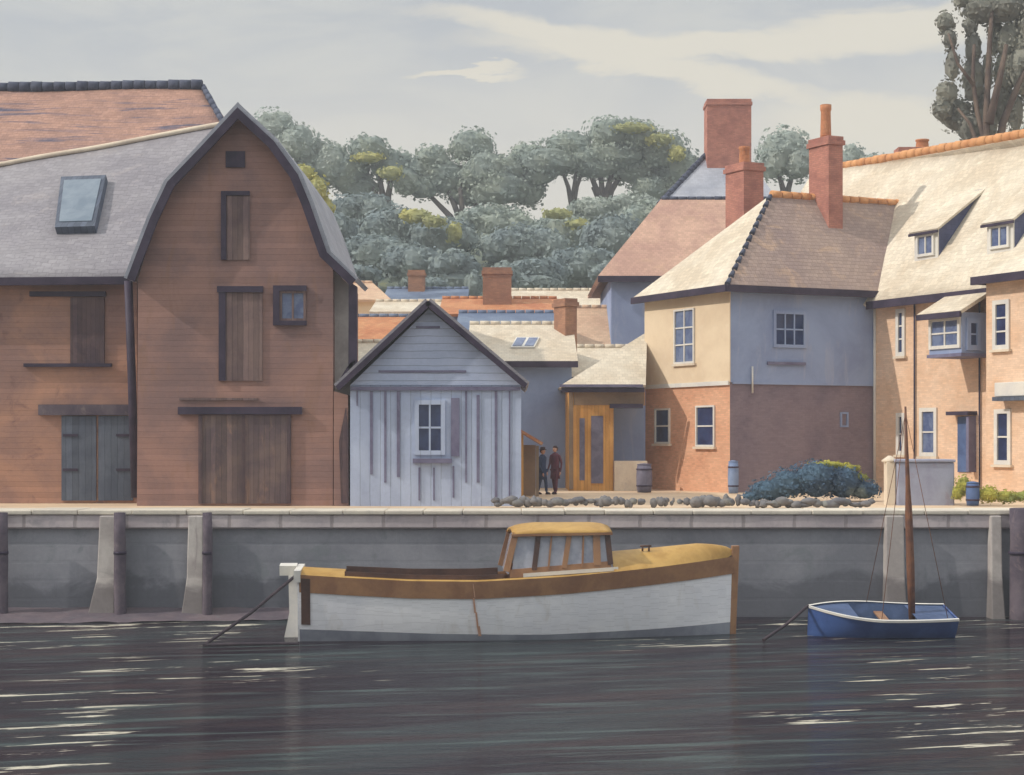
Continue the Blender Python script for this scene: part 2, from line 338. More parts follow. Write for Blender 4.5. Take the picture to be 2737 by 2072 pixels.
M['rope'] = mat('rope', (72, 62, 68), (54, 48, 56), 3, 1, 0.9, fine=.2)
M['bark'] = mat('bark', (104, 96, 88), (78, 72, 72), 1.0, 1, 0.9, fine=.25)
M['bark_brown'] = mat('bark_brown', (112, 96, 84), (86, 72, 66), 1.0, 1, 0.9, fine=.25)
M['navy'] = mat('navy', (58, 70, 98), (46, 56, 82), 4, 1, 0.9); M['maroon'] = mat('maroon', (104, 60, 72), (84, 48, 60), 4, 1, 0.9)
M['skin'] = mat('skin', (206, 160, 134), (196, 148, 124), 6, 1, 0.6); M['hair'] = mat('hair', (66, 44, 44), (52, 36, 38), 6, 1, 0.8)
M['blue_bin'] = mat('blue_bin', (132, 150, 182), (112, 130, 166), 2, 1, 0.6); M['grey_butt'] = mat('grey_butt', (120, 116, 132), (98, 94, 112), 2, 1, 0.7)
M['garden_wall'] = mat('garden_wall', (160, 164, 182), (144, 146, 166), 0.9, 1, 0.9, fine=.12, stain=(152, 140, 154), stain_amt=.6)

def leaf_mat(name, a, b, c3=None, sc_=0.35, thr=(0.55, 0.7)):
    m = bpy.data.materials.new(name); m.use_nodes = True; nt = m.node_tree; nt.nodes.clear()
    out = nt.nodes.new('ShaderNodeOutputMaterial'); bs = nt.nodes.new('ShaderNodeBsdfPrincipled')
    bs.inputs['Roughness'].default_value = 0.75; bs.inputs['Specular IOR Level'].default_value = 0.15
    tc = nt.nodes.new('ShaderNodeTexCoord')
    n = nt.nodes.new('ShaderNodeTexNoise'); n.inputs['Scale'].default_value = sc_; n.inputs['Detail'].default_value = 4; L(nt, tc.outputs['Object'], n.inputs['Vector'])
    k = mixc(nt, smooth(nt, n.outputs['Fac'], 0.38, 0.62), lin(a), lin(b))
    if c3: k = mixc(nt, smooth(nt, n.outputs['Fac'], *thr), k, lin(c3))
    g = nt.nodes.new('ShaderNodeNewGeometry')
    v = math_(nt, 'ADD', math_(nt, 'MULTIPLY', g.outputs['Random Per Island'], 0.32), 0.88)
    vv = nt.nodes.new('ShaderNodeCombineColor')
    for i in range(3): L(nt, v, vv.inputs[i])
    k = mixc(nt, 1.0, k, vv.outputs[0], 'MULTIPLY')
    L(nt, k, bs.inputs['Base Color'])
    tr = nt.nodes.new('ShaderNodeBsdfTranslucent'); L(nt, k, tr.inputs[0])
    mx = nt.nodes.new('ShaderNodeMixShader'); mx.inputs[0].default_value = 0.25; L(nt, bs.outputs[0], mx.inputs[1]); L(nt, tr.outputs[0], mx.inputs[2])
    L(nt, mx.outputs[0], out.inputs[0]); return m
M['leaf_pale'] = leaf_mat('leaf_pale', (172, 180, 170), (156, 167, 160))
M['leaf_mid'] = leaf_mat('leaf_mid', (162, 171, 158), (146, 158, 152))
M['leaf_dark'] = leaf_mat('leaf_dark', (144, 155, 150), (128, 141, 143))
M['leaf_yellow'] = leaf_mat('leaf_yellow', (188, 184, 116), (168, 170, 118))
M['leaf_oldtree'] = leaf_mat('leaf_oldtree', (150, 150, 138), (128, 128, 120))
M['leaf_blue'] = leaf_mat('leaf_blue', (88, 114, 134), (70, 92, 116), (128, 142, 140), 0.9, (0.6, 0.72))
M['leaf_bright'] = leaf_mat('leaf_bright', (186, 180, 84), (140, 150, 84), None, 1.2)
M['leaf_grey'] = leaf_mat('leaf_grey', (126, 124, 118), (104, 106, 104), None, 1.2)

# ------------------------------------------------------------------ setting: water, ground, hill
def water_mat():
    m = bpy.data.materials.new('water'); m.use_nodes = True; nt = m.node_tree; nt.nodes.clear()
    out = nt.nodes.new('ShaderNodeOutputMaterial'); bs = nt.nodes.new('ShaderNodeBsdfPrincipled'); L(nt, bs.outputs[0], out.inputs[0])
    tc = nt.nodes.new('ShaderNodeTexCoord')
    def mp(s3, rot=0.0):
        r_ = nt.nodes.new('ShaderNodeMapping'); r_.inputs['Rotation'].default_value = (0, 0, rot); L(nt, tc.outputs['Object'], r_.inputs[0])
        n = nt.nodes.new('ShaderNodeMapping'); n.inputs['Scale'].default_value = s3; L(nt, r_.outputs[0], n.inputs[0]); return n.outputs[0]
    def noi(vec, s, d=4, r=.6, di=0.0):
        n = nt.nodes.new('ShaderNodeTexNoise'); n.inputs['Scale'].default_value = s; n.inputs['Detail'].default_value = d
        n.inputs['Roughness'].default_value = r; n.inputs['Distortion'].default_value = di; L(nt, vec, n.inputs['Vector']); return n.outputs['Fac']
    big = noi(mp((.055, .34, 1), R(-28)), 1.0, 5, .6, .5)
    mid = noi(mp((.12, 1.0, 1), R(-22)), 1.0, 6, .68, .4)
    c = mixc(nt, smooth(nt, big, .42, .60), lin((32, 24, 35)), lin((48, 54, 58)))
    c = mixc(nt, smooth(nt, mid, .46, .64), c, lin((56, 44, 48)))
    c = mixc(nt, smooth(nt, noi(mp((.22, 2.6, 1), R(-10)), 1.0, 5, .65, .3), .52, .66), c, lin((72, 84, 84)))
    pale_streaks = noi(mp((.30, 2.2, 1), R(-16)), 1.0, 7, .68, .25)  # pale streaks in the water colour, mostly towards the sides
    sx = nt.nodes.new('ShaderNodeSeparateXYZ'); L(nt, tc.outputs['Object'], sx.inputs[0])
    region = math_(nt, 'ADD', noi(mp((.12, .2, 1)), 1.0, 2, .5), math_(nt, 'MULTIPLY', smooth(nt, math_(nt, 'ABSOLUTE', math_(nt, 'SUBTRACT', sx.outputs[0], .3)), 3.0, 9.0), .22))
    sc_ = math_(nt, 'MULTIPLY', smooth(nt, pale_streaks, .575, .61), smooth(nt, region, .62, .69))
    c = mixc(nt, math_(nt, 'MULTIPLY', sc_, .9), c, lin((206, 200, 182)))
    L(nt, c, bs.inputs['Base Color'])
    rg = nt.nodes.new('ShaderNodeMapRange'); L(nt, sc_, rg.inputs[0]); rg.inputs[3].default_value = .12; rg.inputs[4].default_value = .7
    L(nt, rg.outputs[0], bs.inputs['Roughness']); bs.inputs['Specular IOR Level'].default_value = .06
    h = math_(nt, 'ADD', noi(mp((.5, 2.4, 1), R(-8)), 1.0, 6, .62, .3), math_(nt, 'MULTIPLY', noi(mp((1.6, 6.5, 1), R(6)), 1.0, 4), .35))
    bp = nt.nodes.new('ShaderNodeBump'); bp.inputs['Strength'].default_value = .7; bp.inputs['Distance'].default_value = .22
    L(nt, h, bp.inputs['Height']); L(nt, bp.outputs[0], bs.inputs['Normal'])
    return m
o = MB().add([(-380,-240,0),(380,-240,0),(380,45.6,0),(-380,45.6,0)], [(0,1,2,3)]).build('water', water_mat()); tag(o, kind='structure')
o = MB().add([(-380,45.5,Z0-.02),(380,45.5,Z0-.02),(380,540,Z0-.02),(-380,540,Z0-.02)], [(0,1,2,3)]).build('ground', M['ground']); tag(o, kind='structure')
def hillz(x, y):
    t = max(0, min(1, (y - 96) / 76)); t = t * t * (3 - 2 * t)
    return Z0 - .8 + 24.6 * t + 1.2 * (noise.noise((x * .03, y * .03, 0)) ) * t
o = MB().grid(lambda a, b: ((a-.5)*700, 92 + b*420, hillz((a-.5)*700, 92 + b*420)), 90, 60).build('hill', M['hill']); tag(o, kind='structure')
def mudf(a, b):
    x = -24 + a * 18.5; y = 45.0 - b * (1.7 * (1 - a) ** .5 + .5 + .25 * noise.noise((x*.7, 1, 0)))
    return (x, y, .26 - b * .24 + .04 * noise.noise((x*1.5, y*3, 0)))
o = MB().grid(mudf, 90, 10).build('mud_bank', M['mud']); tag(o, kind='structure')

hz = MB().box((-400, -260, -2.2), (400, 560, 48)).build('haze', None); tag(hz, kind='stuff')
hm = bpy.data.materials.new('haze'); hm.use_nodes = True; hn = hm.node_tree; hn.nodes.clear()
ho = hn.nodes.new('ShaderNodeOutputMaterial'); hv = hn.nodes.new('ShaderNodeVolumePrincipled'); hv.inputs['Density'].default_value = 0.0012
hv.inputs['Color'].default_value = (0.86, 0.90, 0.96, 1); hv.inputs['Anisotropy'].default_value = 0.0
L(hn, hv.outputs[0], ho.inputs['Volume']); hz.data.materials.clear(); hz.data.materials.append(hm)

# ------------------------------------------------------------------ quay wall
qw = thing('quay_wall', 'long grey stone quay wall with pale coping and splayed buttresses behind the boats', 'wall', (0, 45, 0))
MB().box((-60, 45.0, -1), (60, 46.2, 2.42)).build('wall_face', M['quay_panel'], qw)
MB().box((-60, 44.86, 2.42), (60, 46.2, 2.80)).build('stone_band', M['quay_band'], qw, bevel=.04)
mb = MB(); x = -60
while x < 60:
    wdt = random.uniform(1.0, 1.7); mb.box((x + .012, 44.80 + random.uniform(-.02, .02), 2.802), (x + wdt, 46.3, 2.93 + random.uniform(-.012, .012))); x += wdt
mb.build('coping', M['quay_coping'], qw, bevel=.03)
for (u0t, u1t, u0b, u1b) in ((262, 304, 222, 308), (500, 540, 478, 546), (2372, 2420, 2366, 2428), (2654, 2682, 2648, 2688), (-400, -350, -420, -340), (3100, 3150, 3090, 3160)):
    y = 44.5; top = Z0 - .12
    xt0, xt1, xb0, xb1 = Xof(u0t, y), Xof(u1t, y), Xof(u0b, y), Xof(u1b, y)
    mb = MB().add([(xb0,44.35,-.5),(xb1,44.35,-.5),(xb1,45.0,-.5),(xb0,45.0,-.5), (xt0+(xb0-xt0)*.15,44.6,1.1),(xt1+(xb1-xt1)*.15,44.6,1.1),(xt1+(xb1-xt1)*.15,45.0,1.1),(xt0+(xb0-xt0)*.15,45.0,1.1),
                   (xt0,44.66,top),(xt1,44.66,top),(xt1,45.0,top),(xt0,45.0,top)],
                  [(0,3,2,1),(0,1,5,4),(1,2,6,5),(2,3,7,6),(3,0,4,7),(4,5,9,8),(5,6,10,9),(6,7,11,10),(7,4,8,11),(8,9,10,11)])
    mb.build('buttress', M['buttress'], qw, bevel=.03)
PILES = [(321, 16, 'dark timber fender pile right of the leftmost pale buttress'), (554, 13, 'dark timber fender pile beside the second pale buttress from the left'),
         (4, 17, 'dark timber pile at the left edge of the quay wall'), (2728, 30, 'broad black timber pile at the right end of the quay wall')]
for (u, r, lab) in PILES:
    y = 44.45; X = Xof(u, y); rr = r / F * y; tz = Z0 - (.02 if r < 25 else -.1)
    pts = [(X + random.uniform(-.02, .02), y, z) for z in (-.6, .2, .9, 1.6, 2.2, tz)]
    t = thing('timber_pile', lab, 'pile', (X, y, -.6), 'timber piles along the quay wall')
    MB().tube(pts, [rr*1.05, rr*1.02, rr*.98, rr, rr*.97, rr*.95], 14).build('post', M['pile'], t)
    MB().tube([(X, y, 1.75), (X, y, 1.83)], rr * 1.08, 14).build('iron_band', M['eaves'], t)

# ------------------------------------------------------------------ windows and doors on a facade
def window(W, root, u0, v0, u1, v1, nx=2, ny=2, glass='glass', frame='white_paint', out=.03, sill=True, fw=.07, parent=None, rect=None, reveal=None):
    a0, a1, z0, z1 = rect or W.rect(u0, v0, u1, v1)
    mb = MB()
    W.slab(mb, a0, a0+fw, z0, z1, -.02, out+.04); W.slab(mb, a1-fw, a1, z0, z1, -.02, out+.04)
    W.slab(mb, a0+fw, a1-fw, z1-fw, z1, -.02, out+.04); W.slab(mb, a0+fw, a1-fw, z0, z0+fw, -.02, out+.04)
    b = .028
    for i in range(1, nx):
        a = a0 + fw + (a1 - a0 - 2*fw) * i / nx; W.slab(mb, a-b, a+b, z0+fw, z1-fw, -.01, out+.015)
    for j in range(1, ny):
        z = z0 + fw + (z1 - z0 - 2*fw) * j / ny
        for i in range(nx):
            s0 = a0 + fw + (a1-a0-2*fw) * i / nx + (b if i else 0); s1 = a0 + fw + (a1-a0-2*fw) * (i+1) / nx - (b if i < nx-1 else 0)
            W.slab(mb, s0, s1, z-b, z+b, -.01, out+.012)
    fr = mb.build('window', M[frame], root, parent)
    g = MB(); W.slab(g, a0+fw*.5, a1-fw*.5, z0+fw*.5, z1-fw*.5, -.015, out-.024); g.build('pane', M[glass], root, fr)
    if sill:
        s_ = MB(); W.slab(s_, a0-.08, a1+.08, z0-.09, z0-.003, .0, .14); s_.build('sill', M['shed_trim' if frame != 'white_paint' else 'cream_stone'], root, fr)
    return fr
def panel(W, root, name, u0, v0, u1, v1, m, o0=-.02, o1=.05, parent=None, bevel=0, rect=None):
    a0, a1, z0, z1 = rect or W.rect(u0, v0, u1, v1)
    mb = MB(); W.slab(mb, a0, a1, z0, z1, o0, o1); return mb.build(name, M[m], root, parent, bevel)
def ridge(root, a, b, m, r=.14, name='ridge_tiles'):
    a, b = Vector(a), Vector(b); n = max(1, int((b-a).length / .45)); mb = MB()
    for i in range(n):
        p = a.lerp(b, i / n); q = a.lerp(b, (i + .94) / n); k = r * random.uniform(.93, 1.08)
        mb.tube([p, q], [k, k * .92], 8)
    return mb.build(name, M[m], root)

# ------------------------------------------------------------------ store on the left with the slate roof
Y = 51.0
st = thing('boarded_store', 'brown boarded store with grey slate roof left of the tall barn', 'building', (Xof(150, Y), Y, Z0))
W = Wall((Xof(-700, Y), Y), (Xof(366, Y), Y))
ez = Zof(752, Y)
MB().box((Xof(-700, Y), Y, Z0-.1), (Xof(366, Y), Y+7.2, ez)).build('wall', M['store_brown'], st)
zr, zl = Zof(326, 57.5), Zof(445, 57.5)
xr, xl = Xof(640, 57.5), Xof(0, 57.5)
zfar = zl + (zl - zr) / (xr - xl) * (xl - Xof(-700, 57.5)) * .5
rf = MB()
e0, e1 = Vector((Xof(-700, Y-.4), Y-.4, ez-.02)), Vector((Xof(352, Y-.4), Y-.4, ez+.08))
t0, tm, t1 = Vector((Xof(-700, 57.5), 57.5, zfar)), Vector((xl, 57.5, zl)), Vector((xr, 57.5, zr))
def roofpt(a, b):
    e = e0.lerp(e1, a)
    X = t0.x + (t1.x - t0.x) * a
    z = (zfar + (zl - zfar) * (X - t0.x) / (xl - t0.x)) if X < xl else (zl + (zr - zl) * (X - xl) / (xr - xl))
    p = e.lerp(Vector((X, 57.5, z)), b); p.z += .06 * noise.noise((p.x*.35, p.y*.6, 3)) - .18 * math.sin(b*math.pi) * .4
    return p
rf.grid(roofpt, 50, 12, True)
ro = rf.build('roof', M['slate'], st)
md = ro.modifiers.new('thick', 'SOLIDIFY'); md.thickness = .16; md.offset = -1
MB().prism([(Xof(-700, 57.5), 57.4, Z0), (xr, 57.4, Z0), (xr, 57.4, zr-.3), (xl, 57.4, zl-.3), (Xof(-700, 57.5), 57.4, zfar-.3)], (0, .3, 0)).build('back_wall', M['store_brown'], st)
MB().beam(e0 + Vector((0,-.06,-.10)), e1 + Vector((0,-.06,-.10)), .14, .24).build('gutter', M['eaves'], st)
# verge strip along the upper edge of the slate roof
mb = MB().tube([roofpt(a/30, 1) + Vector((0, -.02, .05)) for a in range(31)], .09, 8); mb.build('flashing', M['cream_stone'], st)
panel(W, st, 'shutter', 190, 796, 280, 972, 'dark_wood', 0, .09)
for (a, b, c, d) in ((82, 780, 284, 793), (66, 972, 300, 981)): panel(W, st, 'sliding_rail', a, b, c, d, 'eaves', 0, .14)
panel(W, st, 'lintel', 106, 1082, 350, 1110, 'pile', 0, .16)
for (a, b) in ((166, 258), (264, 356)):
    dr = panel(W, st, 'door', a, 1112, b, 1338, 'door_slate', 0, .07)
    for v in (1160, 1252): panel(W, st, 'hinge', a+4 if a < 200 else b-44, v, a+44 if a < 200 else b-4, v+7, 'eaves', .07, .10, parent=dr)
# skylight lying on the slate roof
def pix(p): return (1368.5 + F * p.x / p.y, HV - F * (p.z - EYE) / p.y)
def uvz(u, v):
    best = None
    for i in range(201):
        for j in range(81):
            p = roofpt(.5 + .5 * i / 200, j / 80); a, b = pix(p); d = (a-u)**2 + (b-v)**2
            if best is None or d < best[0]: best = (d, p)
    return best[1]
q = [uvz(152, 625), uvz(256, 622), uvz(288, 486), uvz(168, 492)]; cpt = sum(q, Vector()) / 4
rn = (q[1] - q[0]).cross(q[3] - q[0]).normalized()
q = [p + rn * .26 for p in q]; cpt = cpt + rn * .0
sk = MB().slab(q, .36).build('skylight', M['door_slate'], st)
MB().slab([cpt + rn*.26 + (p - cpt - rn*.26)*.82 + rn*.03 for p in q], .05).build('pane', M['skylight_glass'], st, sk)

# ------------------------------------------------------------------ tall building behind with the red tiled roof
tb = thing('tiled_warehouse', 'huge weathered red tiled roof of the warehouse behind the slate roofed store', 'building', (-22, 66, Z0))
zt = Zof(232, 66); yt = 66
rx, rx2 = Xof(543, 66), Xof(603, 60.5) + .5
ze = Zof(360, 60.5) - 1.6
def rr(a, b):
    top = Vector((-38, yt, zt - .35)).lerp(Vector((rx, yt, zt)), a); bot = Vector((-38, 60.0, ze)).lerp(Vector((rx2 + .55, 60.0, ze)), a)
    p = bot.lerp(top, b); p.z += .10 * noise.noise((p.x*.3, p.y*.5, 9)); return p
r_ = MB().grid(rr, 50, 10).build('roof', M['red_tile'], tb); md = r_.modifiers.new('t', 'SOLIDIFY'); md.thickness = .18; md.offset = -1
MB().slab([(rx, yt, zt), (rx2+.55, 60, ze), (rx2+.55, 72, ze)], .18).build('roof', M['red_tile'], tb)
MB().slab([(-38, yt, zt-.35), (rx, yt, zt), (rx2+.55, 72, ze), (-38, 72, ze)], .18).build('roof', M['red_tile'], tb)
MB().box((-38, 60.5, Z0), (rx2, 71.5, ze)).build('wall', M['store_brown'], tb)
ridge(tb, (-38, yt, zt-.3), (rx, yt, zt+.05), 'ridge_dark', .24)
ridge(tb, (rx, yt, zt), (rx2+.55, 60, ze), 'ridge_dark', .13, 'hip_tiles')

# ------------------------------------------------------------------ barn
Y = 49.0
bn = thing('gambrel_barn', 'tall brown boarded barn with gambrel gable and dark barge boards', 'barn', (Xof(630, Y), Y, Z0))
W = Wall((Xof(366, Y), Y), (Xof(890, Y), Y))
out_l = [(369, 744), (417, 592), (462, 497), (551, 404), (642, 306)]
out_r = [(642, 306), (733, 390), (794, 475), (825, 549), (872, 683), (890, 722)]
poly = [at(366, 1400, Y)] + [at(u, v, Y) for u, v in out_l] + [at(u, v, Y) for u, v in out_r[1:]] + [at(890, 1400, Y)]
poly[0].z = poly[-1].z = Z0 - .1
MB().prism(poly, (0, 8.0, 0)).build('wall', M['barn_brown'], bn)
prof = [(356, 752)] + out_l[1:] ; profr = [(642, 306)] + out_r[1:-1] + [(950, 757)]
def strip(mb, pr, o0, o1, y0, y1):
    P = [at(u, v, Y) for u, v in pr]; ns = []
    for a, b in zip(P, P[1:]):
        d = (b - a).normalized(); n = Vector((-d.z, 0, d.x)); ns.append(-n if n.z < 0 else n)
    k = len(mb.v)
    for i, p in enumerate(P):
        n = ns[0] if i == 0 else ns[-1] if i == len(P)-1 else (ns[i-1] + ns[i]).normalized(); c = 1 if i in (0, len(P)-1) else 1 / max(.3, n.dot(ns[i-1]))
        if i in (0, len(P)-1) and pr[i] == (642, 306): n = Vector((0, 0, 1)); c = 1 / max(.3, n.dot(ns[0 if i == 0 else -1]))
        for (o_, y) in ((o0, y0), (o1, y0), (o1, y1), (o0, y1)):
            mb.v.append(Vector((p.x, y, p.z)) + n * o_ * c)
    m_ = len(P)
    for i in range(m_-1):
        for a in range(4):
            mb.f.append((k+i*4+a, k+i*4+(a+1) % 4, k+(i+1)*4+(a+1) % 4, k+(i+1)*4+a)); mb.sm.append(False)
    mb.f.append((k, k+1, k+2, k+3)); mb.f.append((k+(m_-1)*4+3, k+(m_-1)*4+2, k+(m_-1)*4+1, k+(m_-1)*4)); mb.sm += [False]*2
    return mb
mb = MB(); strip(mb, prof, .02, .20, Y-.40, Y+8.2); strip(mb, profr[:-1], .02, .20, Y-.40, Y+8.2); mb.build('roof', M['pale_slate'], bn)
mb = MB(); strip(mb, [(871, 681), (950, 757)], .03, .17, Y-.39, Y+3.0); mb.build('catslide_roof', M['pale_slate'], bn)
mb = MB(); strip(mb, prof, -.16, .08, Y-.49, Y-.405); mb.build('barge_board', M['eaves'], bn)
mb = MB(); strip(mb, profr, -.16, .08, Y-.49, Y-.405); mb.build('barge_board', M['eaves'], bn)
# side bay under the catslide on the right: pale boards, a dark corner board and the brick pier below
MB().prism([at(893, 726, Y+.5), at(936, 764, Y+.5), at(936, 1060, Y+.5), at(893, 1060, Y+.5)], (0, .5, 0)).build('side_boarding', M['buttress'], bn)
MB().prism([at(932, 752, Y), at(954, 766, Y), at(953, 975, Y), at(931, 990, Y)], (0, .25, 0)).build('corner_board', M['eaves'], bn)
MB().prism([at(953, 960, Y), at(912, 1030, Y), at(905, 1018, Y), at(932, 975, Y)], (0, .2, 0)).build('bracket', M['eaves'], bn)
p = [at(892, 1046, Y-.08), at(930, 1056, Y-.08), at(932, 1400, Y-.08), at(892, 1400, Y-.08)]; p[2].z = p[3].z = Z0-.1
MB().prism(p, (0, 1.2, 0)).build('pier', M['barn_brown'], bn)
p = [at(906, 1180, Y-.12), at(924, 1090, Y-.12), at(931, 1150, Y-.12), at(930, 1345, Y-.12), at(912, 1345, Y-.12)]
MB().prism(p, (0, .06, 0)).build('pier_shadow', M['dark_wood'], bn)  # dark sheet standing in for the shadow on the pier
MB().tube([at(343, 752, Y+.7), at(352, 1000, Y+.7), at(362, 1330, Y+.7)], .13, 10).build('downpipe', M['eaves'], bn)
panel(W, bn, 'vent', 604, 405, 655, 448, 'eaves', 0, .06)
h = panel(W, bn, 'hatch', 606, 524, 668, 695, 'hatch', 0, .05)
panel(W, bn, 'hatch_frame', 592, 512, 606, 695, 'eaves', 0, .10, parent=h); panel(W, bn, 'hatch_frame', 606, 512, 668, 523, 'eaves', 0, .10, parent=h)
h = panel(W, bn, 'loading_door', 604, 782, 702, 1018, 'hatch', 0, .05)
panel(W, bn, 'door_frame', 586, 782, 604, 1018, 'eaves', 0, .10, parent=h); panel(W, bn, 'door_frame', 582, 766, 704, 782, 'eaves', 0, .13, parent=h)
fr = window(W, bn, 748, 778, 818, 858, 2, 1, 'glass_pale', 'hatch', sill=False)
panel(W, bn, 'window_trim', 731, 764, 748, 870, 'eaves', 0, .11, parent=fr); panel(W, bn, 'window_trim', 748, 764, 820, 778, 'eaves', 0, .11, parent=fr); panel(W, bn, 'window_trim', 748, 858, 820, 870, 'eaves', 0, .11, parent=fr)
panel(W, bn, 'sliding_rail', 478, 1088, 808, 1108, 'eaves', 0, .16)
panel(W, bn, 'sill_line', 480, 1064, 690, 1070, 'hatch', 0, .05)
for (a, b) in ((532, 648), (656, 778)):
    d_ = panel(W, bn, 'door', a, 1110, b, 1346, 'door_brown', 0, .07)
    panel(W, bn, 'door_stile', b-10 if a > 600 else a, 1110, b if a > 600 else a+10, 1346, 'dark_wood', .071, .10, parent=d_)
panel(W, bn, 'door_post', 648, 1110, 656, 1346, 'dark_wood', 0, .11)

# ------------------------------------------------------------------ grey boarded shed
Y = 48.8
sh = thing('boarded_shed', 'small grey blue boarded shed with pointed gable between the barn and the alley', 'shed', (Xof(1165, Y), Y, Z0))
W = Wall((Xof(936, Y), Y), (Xof(1393, Y), Y))
e = Zof(1030, Y)
MB().box((Xof(936, Y), Y, Z0-.1), (Xof(1393, Y), Y+7, e)).build('wall', M['shed_board'], sh)
MB().prism([(Xof(936, Y), Y-.03, e), (Xof(1393, Y), Y-.03, e), at(1146, 826, Y-.03)], (0, 7.03, 0)).build('gable', M['shed_gable'], sh)
A, B, C = at(902, 1036, Y), at(1146, 808, Y), at(1408, 1030, Y)
mb = MB(); mb2 = MB()
for (p, q_) in ((A, B), (C, B)):
    d = (q_ - p).normalized(); n = Vector((-d.z, 0, d.x)); n = -n if n.z < 0 else n
    mb.prism([p + n*.0, q_ + n*.0, q_ + n*.11, p + n*.11], (0, 7.7, 0))
    mb2.prism([p - n*.13, q_ - n*.13 , q_ + n*.03, p + n*.03], (0, .07, 0))
for v_ in mb.v: v_.y -= .35
for v_ in mb2.v: v_.y -= .40
mb.build('roof', M['slate'], sh); mb2.build('barge_board', M['eaves'], sh)
panel(W, sh, 'tie_board', 938, 1034, 1391, 1044, 'shed_trim', .03, .07)
panel(W, sh, 'collar_board', 1012, 990, 1246, 996, 'shed_trim', .03, .06)
panel(W, sh, 'apex_trim', 1112, 872, 1176, 878, 'shed_trim', .03, .06)
for (u, v0, v1, wd) in ((955, 1046, 1085, 4), (993, 1046, 1268, 7), (1030, 1046, 1290, 6), (1065, 1046, 1275, 8), (1121, 1250, 1338, 5), (1160, 1250, 1338, 4), (1212, 1246, 1330, 5),
                        (1246, 1046, 1290, 5), (1278, 1056, 1290, 8), (1326, 1046, 1340, 7), (1362, 1046, 1340, 4)):
    panel(W, sh, 'batten', u-wd/2, v0, u+wd/2, v1, 'shed_trim', 0, .035)
window(W, sh, 1108, 1070, 1190, 1216, 2, 2, 'glass', 'shed_board', fw=.13, sill=False)
panel(W, sh, 'shutter', 1206, 1064, 1228, 1220, 'shed_trim', 0, .06)
panel(W, sh, 'sill', 1104, 1226, 1208, 1238, 'shed_trim', 0, .14)

# ------------------------------------------------------------------ houses in the middle distance
def gable_house(name, label, u0, u1, Yf, v_eave, v_ridge, dep, wall, roof, skew=(0, 0), fascia=True, loc_only=False, rdg=None):
    """house whose eaves face the water: front wall at Yf, ridge half way back"""
    t = thing(name, label, 'house', (Xof((u0+u1)/2, Yf), Yf, Z0))
    x0, x1 = Xof(u0, Yf), Xof(u1, Yf); ez = Zof(v_eave, Yf); Yr = Yf + dep/2; rz = Zof(v_ridge, Yr)
    MB().box((x0, Yf, Z0-.1), (x1, Yf+dep, ez)).build('wall', M[wall], t)
    a, b = x0-.2+skew[0], x1+.2+skew[1]
    p0, p1, p2, p3 = Vector((x0-.25, Yf-.35, ez-.05)), Vector((x1+.25, Yf-.35, ez-.05)), Vector((b, Yr, rz)), Vector((a, Yr, rz))
    q0, q1 = Vector((x0-.25, Yf+dep+.35, ez-.05)), Vector((x1+.25, Yf+dep+.35, ez-.05))
    mb = MB().slab([p0, p1, p2, p3], .14).slab([q0, q1, p2, p3], .14)
    if skew[0] > .5: mb.slab([p0, p3, q0], .14)
    else: mb.prism([(x0, Yf+.1, ez-.02), (x0, Yf+dep-.1, ez-.02), (x0, Yr, rz-.2)], (.2, 0, 0))
    if skew[1] < -.5: mb.slab([p1, p2, q1], .14)
    else: mb.prism([(x1, Yf+.1, ez-.02), (x1, Yf+dep-.1, ez-.02), (x1, Yr, rz-.2)], (-.2, 0, 0))
    ro = mb.build('roof', M[roof], t)
    if fascia: MB().box((x0-.25, Yf-.46, ez-.24), (x1+.25, Yf-.36, ez+.02)).build('fascia', M['eaves'], t)
    ridge(t, (a, Yr, rz+.02), (b, Yr, rz+.02), rdg or roof, .12)
    return t, (x0, x1, ez, Yr, rz)
def chimney_turned(root, uc, v0, v1, Y, la, lb, m='brick_chimney', pot=None, drop=1.0):
    tA, tB = Vector((.918, .396, 0)), Vector((-.49, .872, 0))                    # long faces parallel to the corner house's two fronts
    c0 = Vector((Xof(uc, Y), Y, 0)); z0, z1 = Zof(v1, Y) - drop, Zof(v0, Y)
    def ring(e, za, zb, mb):
        p = [c0 - tB*0 + tA*(-e) + tB*(-e), c0 + tA*(la+e) + tB*(-e), c0 + tA*(la+e) + tB*(lb+e), c0 + tA*(-e) + tB*(lb+e)]
        mb.prism([q + Vector((0,0,za)) for q in p], (0,0,zb-za)); return mb
    c = ring(0, z0, z1-.34, MB()).build('chimney', M[m], root)
    mb = ring(.07, z1-.34, z1-.16, MB()); ring(.02, z1-.16, z1, mb); mb.build('chimney_cap', M[m], root, c)
    if pot:
        hw, v_ = pot; r = hw / F * Y; q = c0 + tA*la/2 + tB*lb/2; h = Zof(v_, Y) - z1
        MB().lathe((q.x, q.y, z1), [(r*1.05, -.02), (r, h*.1), (r*.88, h*.8), (r*1.02, h*.86), (r*1.02, h), (r*.7, h), (r*.7, h*.7)], 16).build('chimney_pot', M['orange_tile'], root, c)
    return c
